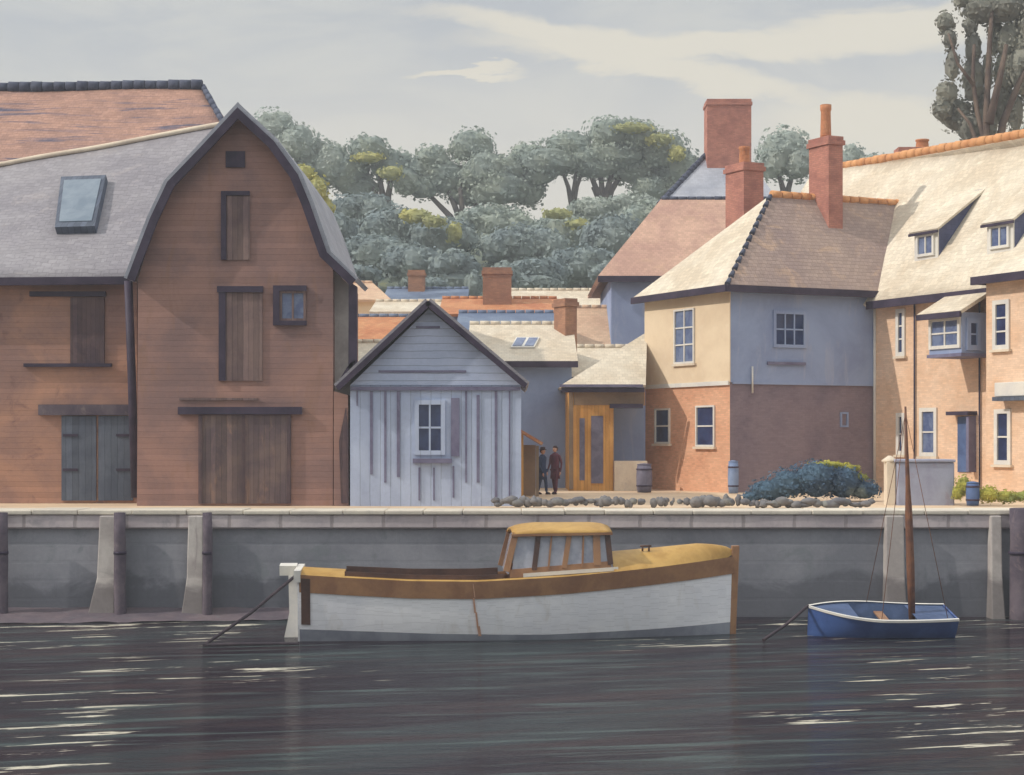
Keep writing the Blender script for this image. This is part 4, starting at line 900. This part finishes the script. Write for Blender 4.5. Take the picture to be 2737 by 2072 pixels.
for (u, v, ru, rv, Y, m, lab) in LOW:
    u0 = u; v -= 10; ru *= 1.16; rv *= 1.12
    k = 5 if ru > 60 else 3; lobes = [(u, v, ru*.72, rv*.8)]
    for i in range(k):
        a = math.pi * (i + .5) / k; lobes.append((u + math.cos(a)*ru*.58, v - math.sin(a)*rv*.42 + rv*.10, ru*.48, rv*.55))
    lobes.append((u, v + rv*.45, ru*.85, rv*.5))
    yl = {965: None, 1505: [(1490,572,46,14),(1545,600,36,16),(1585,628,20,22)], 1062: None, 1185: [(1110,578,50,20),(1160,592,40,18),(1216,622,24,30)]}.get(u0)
    tree('woodland_tree', lab, lobes, Y, base_at(u, Y), [([Vector(base_at(u, Y)), at(u, v + rv*.3, Y)], .4, .25)], m, group=G_L, yellow=yl, dY=.8)
tree('yellow_tree', 'bright yellow green tree hugging the right slope of the barn roof', [(812,470,34,34),(845,510,34,44),(868,560,28,40)], 100, (Xof(850,100),100,Z0), fan(850, 700, [(840,560),(860,560)], 100, .2), 'leaf_yellow', ls=.3, dY=.3)

# tall dark tree over the terrace
Yt = 84
TL = [(2528,62,28,34),(2540,105,22,30), (2592,70,20,30),(2600,130,24,60),(2545,175,22,50),(2600,215,34,70),(2530,250,34,36),(2520,290,34,34),(2556,310,46,50),(2590,345,34,44),(2622,300,28,66),(2628,372,20,28),
      (2620,30,56,40),(2570,2,26,20),(2690,20,80,44),(2660,100,24,56),(2700,110,44,60),(2690,190,40,70),(2735,180,46,90),(2680,270,30,80),(2715,300,26,60),(2640,190,18,56),(2790,80,90,110),(2660,-50,130,60),(2800,230,60,90),(2650,330,18,50)]
trk = []
for (pts, r0, r1) in (([(2640,470),(2636,330),(2640,210),(2646,100),(2652,20)], .20, .09), ([(2640,470),(2632,380),(2612,300),(2600,210),(2604,120)], .16, .08),
                      ([(2660,470),(2680,330),(2720,230),(2760,150)], .24, .1), ([(2640,470),(2615,395),(2592,330),(2560,290)], .14, .06), ([(2644,330),(2672,210),(2690,120)], .22, .1),
                      ([(2604,230),(2560,170),(2535,90)], .10, .05), ([(2662,440),(2665,380),(2690,300)], .2, .1)):
    trk.append(([at(u, v, Yt - 1.6 + .25*i) for i, (u, v) in enumerate(pts)], r0, r1))
trk.append(([Vector((Xof(2648, Yt), Yt, Z0)), at(2648, 460, Yt)], .6, .45))
tree('tall_tree', 'tall dark olive tree with brown limbs showing through, over the terrace roof', TL, Yt, (Xof(2648, Yt), Yt, Z0), trk, 'leaf_oldtree', ls=.26, bark='bark_brown', dY=.7, dens=.85)

# ------------------------------------------------------------------ planting and walls on the quay
def bush(label, lobes, Y, m, ls=.12, group=None, dens=1.0, cat='bush', extra=None):
    if cat == 'heap':
        t = thing('rubble_heap', label, 'rubble heap', (Xof(sum(l[0] for l in lobes)/len(lobes), Y), Y, Z0), group); st_ = []
        for (u, v, ru, rv) in lobes:
            for k in (-.8, -.45, -.1, .25, .6): st_.append((u + k*ru + random.uniform(-5, 5), v + random.uniform(-7, 5), ru*.42*random.uniform(.6, 1.5), rv*random.uniform(.6, 1.35)))
        o = crown(MB(), st_, Y, 1, 0, .05, .9).build('stones', M['grey_stone'], t)
        for p in o.data.polygons: p.use_smooth = True
        return t
    u = sum(l[0] for l in lobes) / len(lobes)
    t = thing('bush', label, cat, (Xof(u, Y), Y, Z0), group)
    crown(MB(), lobes, Y, ls, dens, .12, .9).build('foliage', M[m], t)
    for (l2, m2, y2) in (extra or []): crown(MB(), l2, y2, ls, dens, .05, .5).build('sunlit_foliage', M[m2], t)  # light on the top put in as brighter leaf colour
    return t
bush('wide low mound of blue green bush with yellow top against the dark brick wall', [(2055,1310,60,34),(2110,1292,70,46),(2180,1282,80,56),(2250,1290,70,50),(2310,1310,50,32),(2010,1328,36,16)], 52.5, 'leaf_blue',
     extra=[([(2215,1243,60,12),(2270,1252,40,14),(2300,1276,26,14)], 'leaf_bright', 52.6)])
GB = 'low grey rubble heaps along the edge of the quay'
M['grey_stone'] = mat('grey_stone', (124, 122, 122), (98, 98, 104), 1.4, 1, .9, fine=.25, bump=.6, stain=(134, 138, 128), stain_amt=.5)
bush('long grey rubble heap on the quay edge in front of the two figures', [(1350,1343,34,14),(1400,1342,44,15),(1460,1343,46,14),(1520,1343,44,13),(1555,1345,20,9)], 47.6, 'leaf_grey', .09, GB, 1.0, 'heap')
bush('grey rubble heap on the quay edge in front of the ochre extension', [(1605,1342,26,14),(1650,1343,38,14),(1700,1345,30,12)], 47.6, 'leaf_grey', .09, GB, 1.0, 'heap')
bush('smallest grey rubble heap on the quay edge below the orange wall', [(1762,1344,26,13),(1790,1342,18,12)], 47.6, 'leaf_grey', .09, GB, 1.0, 'heap')
bush('grey rubble heap on the quay edge left of the blue green bush', [(1850,1342,38,14),(1900,1342,44,15),(1950,1338,32,18)], 47.6, 'leaf_grey', .09, GB, 1.0, 'heap')
bush('grey rubble heap on the quay edge in front of the blue green bush', [(2020,1346,30,12),(2080,1345,50,13),(2150,1347,56,12),(2230,1346,60,13),(2300,1346,40,10)], 47.4, 'leaf_grey', .09, GB, 1.0, 'heap')
bush('bright yellow green shrub right of the grey garden wall', [(2575,1300,24,34),(2560,1318,20,22)], 49.2, 'leaf_bright', .09)
bush('low green shrub at the right edge of the quay', [(2640,1322,34,26),(2690,1328,44,20),(2740,1326,40,16)], 49.0, 'leaf_bright', .09)
gw = thing('garden_wall', 'square blue grey rendered garden wall behind the dinghy mast', 'wall', (Xof(2465, 49.4), 49.4, Z0))
MB().box((Xof(2398, 49.4), 49.4, Z0-.1), (Xof(2552, 49.4), 50.6, Zof(1236, 49.4))).build('wall', M['garden_wall'], gw, bevel=.05)
MB().box((Xof(2394, 49.3), 49.34, Zof(1236, 49.4)), (Xof(2556, 49.3), 50.7, Zof(1228, 49.4))).build('coping', M['garden_wall'], gw, bevel=.03)
gp = thing('gate_post', 'cream stone gate post at the left end of the grey garden wall', 'gate post', (Xof(2378, 49.6), 49.6, Z0))
MB().box((Xof(2368, 49.6), 49.5, Z0-.1), (Xof(2392, 49.6), 49.9, Zof(1236, 49.6))).build('post', M['cream_stone'], gp, bevel=.02)
c_ = Vector((Xof(2380, 49.6), 49.7, Zof(1236, 49.6)))
MB().lathe(c_, [(.24, 0), (.25, .06), (.16, .12), (.05, .2)], 4).build('cap', M['cream_stone'], gp)
def butt(name, label, cat, u, Y, r, v0, m):
    X = Xof(u, Y); h = Zof(v0, Y) - Z0; t = thing(name, label, cat, (X, Y, Z0))
    MB().lathe((X, Y, Z0), [(r*.85, 0), (r*.97, h*.25), (r, h*.5), (r*.97, h*.75), (r*.86, h*.96), (r*.80, h*.96), (r*.8, h*.9)], 18).build('tub', M[m], t)
    mb = MB()
    for k in (.2, .78): mb.lathe((X, Y, Z0 + h*k), [(r*.99, 0), (r*1.02, .01), (r*1.02, .05), (r*.99, .06)], 18)
    mb.build('hoop', M['eaves'], t); MB().lathe((X, Y, Z0 + h*.965), [(r*.9, 0), (r*.9, .03), (r*.2, .06)], 18).build('lid', M[m], t)
butt('water_butt', 'dark grey water butt by the left corner of the orange wall', 'water butt', 1722, 61.5, .30, 1240, 'grey_butt')
butt('water_butt', 'pale blue water butt at the corner between orange and dark brick', 'water butt', 1960, 60.3, .20, 1232, 'blue_bin')
butt('water_butt', 'dark blue tub between the yellow green shrubs', 'water butt', 2600, 48.8, .20, 1290, 'door_blue')

# ------------------------------------------------------------------ people
def skin_mesh(name, chains, m, root, sub=1):
    vs, es, rs = [], [], []
    idx = {}
    for ch_ in chains:
        prev = None
        for (p, r) in ch_:
            key = tuple(round(x, 4) for x in p)
            if key not in idx: idx[key] = len(vs); vs.append(Vector(p)); rs.append(r)
            if prev is not None: es.append((prev, idx[key]))
            prev = idx[key]
    me = bpy.data.meshes.new(name); me.from_pydata(vs, es, []); ob = bpy.data.objects.new(name, me); col.objects.link(ob); ob.parent = root
    me.materials.append(m)
    md = ob.modifiers.new('skin', 'SKIN'); md.use_smooth_shade = True
    for i, r in enumerate(rs): me.skin_vertices[0].data[i].radius = (r[0], r[1]) if isinstance(r, tuple) else (r, r)
    me.skin_vertices[0].data[0].use_root = True
    s = ob.modifiers.new('sub', 'SUBSURF'); s.levels = sub; s.render_levels = sub
    return ob
def person(label, X, Y, H, rotz, coat, legs_m, hat, step=.14, hairm='hair', long_coat=False):
    t = thing('person', label, 'person', (X, Y, Z0)); t.rotation_euler.z = rotz
    k = H / 1.72
    S = lambda x, y, z: (x*k, y*k, z*k)
    ch = [[(S(0,0,.93), .13*k), (S(0,0,1.10), (.125*k, .10*k)), (S(0,0,1.32), (.15*k, .10*k)), (S(0,0,1.43), .075*k), (S(0,-.01,1.49), .05*k)]]
    for s in (-1, 1):
        f = s * step
        ch.append([(S(0,0,.93), .13*k), (S(s*.09, 0, .86), .09*k), (S(s*.095, -f*.5-.02, .48), .055*k), (S(s*.1, -f+.02, .08), .038*k), (S(s*.105, -f-.13, .035), .035*k)])
        ch.append([(S(0,0,1.32), (.15*k,.10*k)), (S(s*.19, 0, 1.38), .055*k), (S(s*.24, .03+f*.3, 1.10), .042*k), (S(s*.24, -.05+f*.7, .87), .03*k), (S(s*.235, -.08+f*.75, .79), (.032*k, .016*k))])
    body = skin_mesh('body', ch, M[coat], t, 2)
    # trousers
    ch = []
    for s in (-1, 1):
        f = s * step
        ch.append([(S(0,0,.95), (.15*k,.13*k)), (S(s*.09, 0, .86), .10*k), (S(s*.095, -f*.5-.02, .48), .068*k), (S(s*.1, -f+.02, .10), .055*k)])
    skin_mesh('trousers', ch, M[legs_m], t, 2)
    if long_coat:
        MB().lathe((0,0,0), [(.20*k, .55*k), (.18*k, .8*k), (.165*k, 1.0*k), (.175*k, 1.2*k), (.19*k, 1.36*k), (.10*k, 1.46*k)], 18, 1, .72).build('coat', M[coat], None, t, origin=(0,0,0))
    # head with face
    mb = MB(); hc = Vector(S(0, -.015, 1.60))
    def hp_(a, b):
        th = math.pi * a; al = 2*math.pi*b; d = Vector((math.sin(th)*math.cos(al), math.sin(th)*math.sin(al), -math.cos(th)))
        w_ = .078 * (1 - .22*max(0, -d.z)**1.2); p = Vector((d.x*w_, d.y*.095, d.z*.115))
        if d.y < 0: p.y -= .022 * math.exp(-((d.x/.16)**2 + ((d.z+.12)/.22)**2)) ; p.y += .010 * (math.exp(-(((abs(d.x)-.36)/.16)**2 + ((d.z-.05)/.14)**2)))
        return hc + p*k
    mb.grid(hp_, 24, 32); hd = mb.build('head', M['skin'], None, t, origin=(0,0,0))
    mb = MB()
    for s in (-1, 1): mb.tube([hc + Vector((s*.030, -.084, .006))*k, hc + Vector((s*.030, -.092, .006))*k], .009*k, 8)
    mb.tube([hc + Vector((-.022, -.083, -.055))*k, hc + Vector((.022, -.083, -.055))*k], .005*k, 6)
    mb.build('face_features', M['hair'], None, hd, origin=(0,0,0))
    mb = MB()
    for s in (-1, 1): mb.lathe(hc + Vector((s*.078, .01, -.03))*k, [(.008*k, 0), (.016*k, .02*k), (.018*k, .04*k), (.006*k, .055*k)], 8)
    mb.build('ears', M['skin'], None, hd, origin=(0,0,0))
    mb = MB()
    for i in range(1):
        def hr(a, b):
            th = math.pi * (.02 + a*.60); al = 2*math.pi*b; d = Vector((math.sin(th)*math.cos(al), math.sin(th)*math.sin(al), math.cos(th)))
            q = 1.0 if d.y > -.35 else 1.0; p = Vector((d.x*.096, d.y*.112+.014, d.z*.134))
            if d.y < -.2 and d.z < .35: p *= .80
            return hc + p*k
        mb.grid(hr, 14, 26)
    mb.build('hair', M[hairm], None, hd, origin=(0,0,0))
    if hat:
        MB().lathe(hc + Vector((0, 0, .055))*k, [(.15*k, 0), (.155*k, .012*k), (.10*k, .02*k), (.095*k, .09*k), (.06*k, .11*k), (.01*k, .112*k)], 22).build('hat', M[hairm], None, t, origin=(0,0,0))
    # hands: palm and five bent fingers
    for s in (-1, 1):
        f = s*step; wr = Vector(S(s*.235, -.08+f*.75, .80))
        pal = wr + Vector((0, -.008, -.055))*k
        chs = [[(tuple(wr), (.020*k, .013*k)), (tuple(pal), (.030*k, .013*k))]]
        for i, ln in enumerate((.062, .072, .068, .052)):
            o_ = pal + Vector((0, (-.024 + i*.016), -.012))*k
            chs.append([(tuple(pal), (.030*k, .013*k)), (tuple(o_), .0085*k), (tuple(o_ + Vector((-s*.006, -.004, -ln*.5))*k), .0078*k), (tuple(o_ + Vector((-s*.022, -.006, -ln*.9))*k), .0065*k)])
        th_ = wr + Vector((-s*.004, -.028, -.03))*k
        chs.append([(tuple(wr), (.020*k, .013*k)), (tuple(th_), .010*k), (tuple(th_ + Vector((-s*.008, -.014, -.03))*k), .008*k)])
        skin_mesh('hand', chs, M['skin'], t, 1)
    for s in (-1, 1):
        f = s*step; MB().lathe(Vector(S(s*.1, -f-.05, 0)), [(.052*k, 0), (.054*k, .03*k), (.045*k, .065*k), (.02*k, .085*k)], 14, .85, 2.1).build('shoe', M['hair'], None, t, origin=(0,0,0))
    return t
person('person in a dark blue coat and brown hat walking nearer the grey shed', Xof(1450, 59), 59, 1.66, R(55), 'navy', 'navy', True, .13, long_coat=True)
person('bareheaded person in a maroon coat walking nearer the ochre extension', Xof(1484, 59.3), 59.3, 1.74, R(-40), 'maroon', 'maroon', False, .10, long_coat=True)

# ------------------------------------------------------------------ motor launch
stern = Vector((Xof(806, 40.3), 40.3, 0)); bow = Vector((Xof(1962, 41.1), 41.1, 0)); BL = (bow - stern).length
ax = (bow - stern).normalized(); ay = Vector((-ax.y, ax.x, 0))        # ay points away from the viewer
lb = thing('motor_launch', 'white motor launch with ochre foredeck, brown rubbing band and wheelhouse moored off the quay', 'boat', stern.lerp(bow, .5))
def B(t, y, z): return stern + ax * (t * BL) + ay * y + Vector((0, 0, z))
def interp(tab, t):
    for (a, b) in zip(tab, tab[1:]):
        if t <= b[0]:
            k = (t - a[0]) / (b[0] - a[0]); k = k*k*(3-2*k) if len(tab) < 4 else k; return a[1] + (b[1] - a[1]) * k
    return tab[-1][1]
sheer = lambda t: interp([(0, 1.62), (.1, 1.55), (.25, 1.465), (.4, 1.45), (.6, 1.555), (.8, 1.73), (1, 1.93)], t)
def half(t):
    return 1.32 * min(1, (.80 + .5*t)) if t < .4 else 1.32 * (1 - ((t - .4) / .6) ** 2.6) ** .9 if t < 1 else 0.0
half_ = lambda t: max(.035, half(t))
def sec(t, f):       # f: 0 keel, 1 sheer
    b = half_(t); z = -.45 + (sheer(t) + .45) * f
    flare = (f ** (.24 + .5 * max(0, t-.5)))
    return b * (.15 + .85 * flare) if f > 0 else 0, z
bandlo = lambda t: (sheer(t) - .42 + .08*(t > 2) + .45) / (sheer(t) + .45)
boot = lambda t: (interp([(0, .30), (.3, .18), (.55, .13), (.8, .20), (1, .30)], t) + .45) / (sheer(t) + .45)
def hullpart(name, f0, f1, m, push=0.0, tmax=1.0):
    mb = MB()
    for side in (-1, 1):
        def g(a, b_):
            t = a * tmax; lo, hi = f0(t), f1(t); f = lo + (hi - lo) * b_; y, z = sec(t, f); return B(t, side * (y + push), z)
        if side == -1: mb.grid(g, 48, 6)
        else: mb.grid(lambda a, b_: g(a, 1 - b_), 48, 6)
    return mb.build(name, M[m], lb)
hull = hullpart('hull', lambda t: boot(t), lambda t: bandlo(t), 'hull_white')
hullpart('boot_top', lambda t: 0.0, lambda t: boot(t), 'hull_grey')
hullpart('rubbing_band', lambda t: bandlo(t), lambda t: 1.0, 'boat_brown', .03)
# transom
pts = [B(-.004, s * sec(0, f)[0], sec(0, f)[1]) for s, fs in ((-1, [1, .8, .6, .4, .2, 0]), (1, [.2, .4, .6, .8, 1])) for f in fs]
MB().prism(pts, ax * .06).build('transom', M['hull_white'], lb)
MB().prism([B(-.012, y, z) for y, z in ((-1.13, 1.72), (1.13, 1.72), (1.10, 1.44), (-1.10, 1.44))], ax * .16).build('transom_cap', M['white_paint'], lb)
MB().prism([B(-.012, y, z) for y, z in ((.16, 1.74), (.62, 1.78), (.70, 1.5), (.2, 1.5))], -ax * .42).build('stern_bracket', M['white_paint'], lb)
MB().prism([B(-.008, .05, 1.5), B(-.008, .05, -.3), B(-.045, .05, -.3), B(-.028, .05, .6), B(-.03, .05, 1.5)], ay * .12).build('rudder', M['white_paint'], lb)
MB().prism([B(.004, -sec(0.004, f)[0] - .035, sec(0.004, f)[1]) for f in (.42, .6, .8, .96)] + [B(.024, -sec(.024, f)[0] - .035, sec(.024, f)[1]) for f in (.96, .8, .6, .42)], ay * .05).build('quarter_board', M['boat_dark'], lb)
# stem
MB().prism([B(.988, -.07, -.4), B(1.002, -.07, -.4), B(1.012, -.07, 2.2), B(.994, -.07, 2.2)], ay * .14).build('stem', M['boat_brown'], lb, bevel=.02)
# decks
def deck(t0, t1, m, name, camber, zoff=0.0, inset=.0):
    def g(a, b_):
        t = t0 + (t1 - t0) * a; h = half_(t) - inset; y = (b_ * 2 - 1) * h; return B(t, y, sheer(t) + zoff + camber * (1 - (y / max(h, .05)) ** 2) * min(1, (h / .5)) ** .35)
    return MB().grid(g, 24, 12).build(name, M[m], lb)
deck(.705, .995, 'boat_ochre', 'foredeck', .42)
deck(.0, .10, 'boat_ochre', 'aft_deck', .10)
# cockpit: side decks, coaming, sole
mb = MB()
for s in (-1, 1):
    def g(a, b_):
        t = .10 + .63 * a; h = half_(t); return B(t, s * (h - b_ * .24), sheer(t) + .02 * b_)
    mb.grid(g, 30, 2)
mb.build('side_deck', M['boat_ochre'], lb)
for s in (-1, 1):
    mb = MB()
    for i in range(20):
        t0, t1 = .10 + .355*i/20, .10 + .355*(i+1)/20
        mb.prism([B(t0, s*(half_(t0)-.24), .8), B(t1, s*(half_(t1)-.24), .8), B(t1, s*(half_(t1)-.24), sheer(t1)+.13), B(t0, s*(half_(t0)-.24), sheer(t0)+.13)], ay * -s * .04)
    mb.build('coaming', M['boat_dark'], lb)
MB().grid(lambda a, b_: B(.02 + .9*a, (b_*2-1)*(half_(.02+.9*a)-.26), .75), 20, 2).build('cockpit_sole', M['boat_brown'], lb)
for t in (.18, .32): MB().prism([B(t, -(half_(t)-.26), 1.15), B(t, half_(t)-.26, 1.15), B(t, half_(t)-.26, 1.2), B(t, -(half_(t)-.26), 1.2)], ax * .35).build('thwart', M['boat_brown'], lb)
# wheelhouse
zc = lambda t: sheer(t) + .02
wb, wt = 1.0, .86
t0, t1, t2, t3 = .455, .53, .725, .735    # aft foot, roof start, roof end, fore foot
zr_ = 2.60
for s in (-1, 1):
    mb = MB().prism([B(.470, s*wb, zc(.47)), B(.702, s*wb, zc(.70)+.02), B(.702, s*(wb-.02), zc(.70)+.24), B(.470, s*(wb-.02), zc(.47)+.20)], ay*-s*.05)
    mb.build('wheelhouse_side', M['boat_brown'], lb)
for s in (-1, 1):
    mb = MB().prism([B(.50, s*(wb+.03), zc(.5)), B(.715, s*(wb+.03), zc(.71)-.0), B(.715, s*(wb+.03), zc(.71)+.09), B(.50, s*(wb+.03), zc(.5)+.09)], ay*-s*.025)
    mb.build('cabin_trim', M['white_paint'], lb)
def pil(s, ta, tb, wd, m='boat_brown', za=None): 
    a_ = B(ta, s*(wb-.02), zc(ta) + (za if za is not None else .16)); b_ = B(tb, s*wt, zr_ - .02)
    return MB().beam(a_, b_, wd, .07, up=tuple(ay)).build('pillar', M[m], lb)
for s in (-1, 1):
    pil(s, .462, .484, .15); pil(s, .525, .536, .12, 'boat_dark'); pil(s, .593, .606, .12); pil(s, .668, .667, .17); pil(s, .698, .692, .13, 'boat_dark')
    pil(s, .557, .566, .04); pil(s, .634, .638, .04)
    g_ = MB().prism([B(.475, s*(wb-.05), zc(.475)+.16), B(.696, s*(wb-.05), zc(.696)+.2), B(.692, s*(wt-.03), zr_-.03), B(.486, s*(wt-.03), zr_-.03)], ay*-s*.012)
    g_.build('side_window', M['glass_cab'] if 'glass_cab' in M else M.setdefault('glass_cab', mat('glass_cab', (168, 172, 184), (140, 146, 162), 2, 1, .15, bump=0, spec=.5)), lb)
MB().prism([B(.484, -wt, zr_-.04), B(.484, wt, zr_-.04), B(.465, wb, zc(.46)+.1), B(.465, -wb, zc(.46)+.1)], ax * .03).build('aft_window', M['glass_cab'], lb)
MB().prism([B(.692, -wt, zr_-.04), B(.692, wt, zr_-.04), B(.703, wb, zc(.70)+.1), B(.703, -wb, zc(.70)+.1)], ax * -.03).build('windscreen', M['glass_cab'], lb)
def rg(a, b_):
    t = .476 + .226 * a; y = (b_*2-1) * (wt + .10); ed = 1 - (2*a-1)**8 * .4
    return B(t, y, zr_ + .20 * (1 - (y/(wt+.1))**2) * ed - (.05 if a < .25 else 0) * (1-a*4))
r_ = MB().grid(rg, 16, 12).build('wheelhouse_roof', M['boat_ochre'], lb); md = r_.modifiers.new('t', 'SOLIDIFY'); md.thickness = .07; md.offset = -1
mb = MB()
for s in (-1, 1): mb.prism([B(.474, s*(wt+.1), zr_-.10), B(.703, s*(wt+.1), zr_-.07), B(.703, s*(wt+.1), zr_-.003), B(.474, s*(wt+.1), zr_-.04)], ay*-s*.04)
mb.build('roof_edge', M['boat_brown'], lb)
MB().prism([B(.700, -.3, zc(.7)+.4), B(.700, .3, zc(.7)+.4), B(.700, .3, zc(.7)+.7), B(.700, -.3, zc(.7)+.7)], ax*.02).build('dashboard', M['boat_dark'], lb)
# cleat on the foredeck, rust streak below a scupper
cl_ = B(.78, -.35, sheer(.78) + .38); mb = MB().tube([cl_, cl_ + Vector((0,0,.12))], .025, 8).tube([cl_ + ax*.16, cl_ + ax*.16 + Vector((0,0,.12))], .025, 8).tube([cl_ - ax*.06 + Vector((0,0,.13)), cl_ + ax*.22 + Vector((0,0,.13))], .025, 8); mb.build('cleat', M['boat_dark'], lb)
mb = MB()
for (dt, w0, f0, f1) in ((0, .012, .97, .80), (.0, .03, .79, .60), (.006, .03, .61, .42), (.010, .05, .43, .30)):
    tA = .385 + dt; pa = [B(tA, -sec(tA, f0)[0]-.036, sec(tA, f0)[1]), B(tA + w0/BL*1.4, -sec(tA, f0)[0]-.036, sec(tA, f0)[1]), B(tA + w0/BL*1.4+.004, -sec(tA, f1)[0]-.036, sec(tA, f1)[1]), B(tA+.004, -sec(tA, f1)[0]-.036, sec(tA, f1)[1])]
    mb.prism(pa, ay * .02)
mb.build('rust_streak', M['rust'], lb)
def rope(name, label, pts, r=.035):
    pts = [Vector(p) for p in pts]; fine_ = []
    for i in range(len(pts)-1):
        for j in range(8): fine_.append(pts[i].lerp(pts[i+1], j/8))
    fine_.append(pts[-1]); o = MB().tube(fine_, r, 7).build(name, M['rope'], None, origin=fine_[0]); return tag(o, label, 'rope')
a_ = B(-.015, .1, 1.5); b_ = Vector((Xof(545, 38.6), 38.6, .02)); md_ = a_.lerp(b_, .5) + Vector((0, 0, -.08))
rope('mooring_rope', 'dark mooring rope from the launch stern slanting down into the water', [a_, md_, b_, Vector((Xof(640, 38.7), 38.7, .03)), Vector((Xof(800, 38.9), 38.9, .02))], .04)

# ------------------------------------------------------------------ blue dinghy
db = Vector((Xof(2158, 40.7), 40.7, 0)); ds = Vector((Xof(2540, 40.7), 40.7, 0)); DL = (ds - db).length
dg = thing('sailing_dinghy', 'small blue sailing dinghy with white gunwale and bare brown mast', 'dinghy', db.lerp(ds, .5))
dx = (ds - db).normalized(); dyv = Vector((0, 1, 0)); HEEL = R(9)
def D_(t, y, z):
    zz = z*math.cos(HEEL) + y*math.sin(HEEL); yy = y*math.cos(HEEL) - z*math.sin(HEEL); return db + dx*(t*DL) + dyv*yy + Vector((0, 0, zz))
dh = lambda t: .92 * min(1, (1 - (1 - min(1, t/.5)) ** 2.2)) * (1 - .22 * max(0, t-.5)*2) if t > 0 else .0
dhh = lambda t: max(.03, dh(t))
dsh = lambda t: .56 + .20 * (1 - t) ** 2 + .05 * t*t
def dsec(t, f):
    return dhh(t) * (.12 + .88 * f ** .5), -.18 + (dsh(t) + .18) * f
mb = MB()
for s in (-1, 1):
    g = lambda a, b_: D_(a, s*dsec(a, b_)[0], dsec(a, b_)[1])
    mb.grid(g if s == -1 else (lambda a, b_: g(a, 1-b_)), 30, 8)
pts = [D_(1, s*dsec(1, f)[0], dsec(1, f)[1]) for s, fs in ((-1, [1,.7,.4,.2,0]), (1, [.2,.4,.7,1])) for f in fs]
mb.prism(pts, -dx*.04); mb.build('hull', M['dinghy_blue'], dg)
mb = MB()
for s in (-1, 1):
    g = lambda a, b_: D_(.02 + a*.97, s*(dsec(.02+a*.97, b_)[0]-.035), dsec(.02+a*.97, b_)[1] + .03*(1-b_))
    mb.grid(g if s == 1 else (lambda a, b_: g(a, 1-b_)), 30, 8)
mb.build('lining', M['dinghy_in'], dg)
mb = MB()
for s in (-1, 1):
    mb.grid(lambda a, b_: D_(a, s*(dhh(a) + .03 - b_*.09), dsh(a) + .012 + .0*b_), 30, 1)
    mb.grid(lambda a, b_: D_(a, s*(dhh(a) + .03), dsh(a) + .012 - b_*.055), 30, 1)
mb.build('gunwale', M['white_paint'], dg)
MB().grid(lambda a, b_: D_(.02 + .3*a, (b_*2-1)*(dhh(.02+.3*a)-.09), dsh(.02+.3*a)-.03), 10, 4).build('foredeck', M['dinghy_in'], dg)
MB().grid(lambda a, b_: D_(.72 + .26*a, (b_*2-1)*(dhh(.72+.26*a)-.09), dsh(.72+.26*a)-.02), 10, 4).build('stern_deck', M['dinghy_in'], dg)
MB().prism([D_(.5, -dhh(.5)+.22, .40), D_(.5, dhh(.5)-.22, .40), D_(.56, dhh(.56)-.22, .40), D_(.56, -dhh(.56)+.22, .40)], (0, 0, .04)).build('thwart', M['boat_brown'], dg)
mt0, mt1 = at(2438, 1634, 40.6), at(2420, 1087, 40.7); mt0.z -= .25
ms = MB().tube([mt0.lerp(mt1, k) for k in (0, .25, .5, .62, .8, 1)], [.08, .10, .09, .06, .04, .025], 12).build('mast', M['mast'], dg)
for (y, t) in ((-.85, .42), (.85, .42)):
    pass
hd_ = mt0.lerp(mt1, .97)
for (t, y) in ((.46, -.86), (.93, -.6), (.46, .86)):
    MB().tube([D_(t, y, dsh(t)), hd_], .008, 6).build('shroud', M['mast'], dg)
a_ = D_(0, 0, dsh(0)); b_ = Vector((Xof(2040, 39.5), 39.5, .03))
rope('mooring_rope', 'short brown mooring rope from the dinghy bow into the water', [a_, a_.lerp(b_, .5) + Vector((0,0,-.05)), b_], .04)
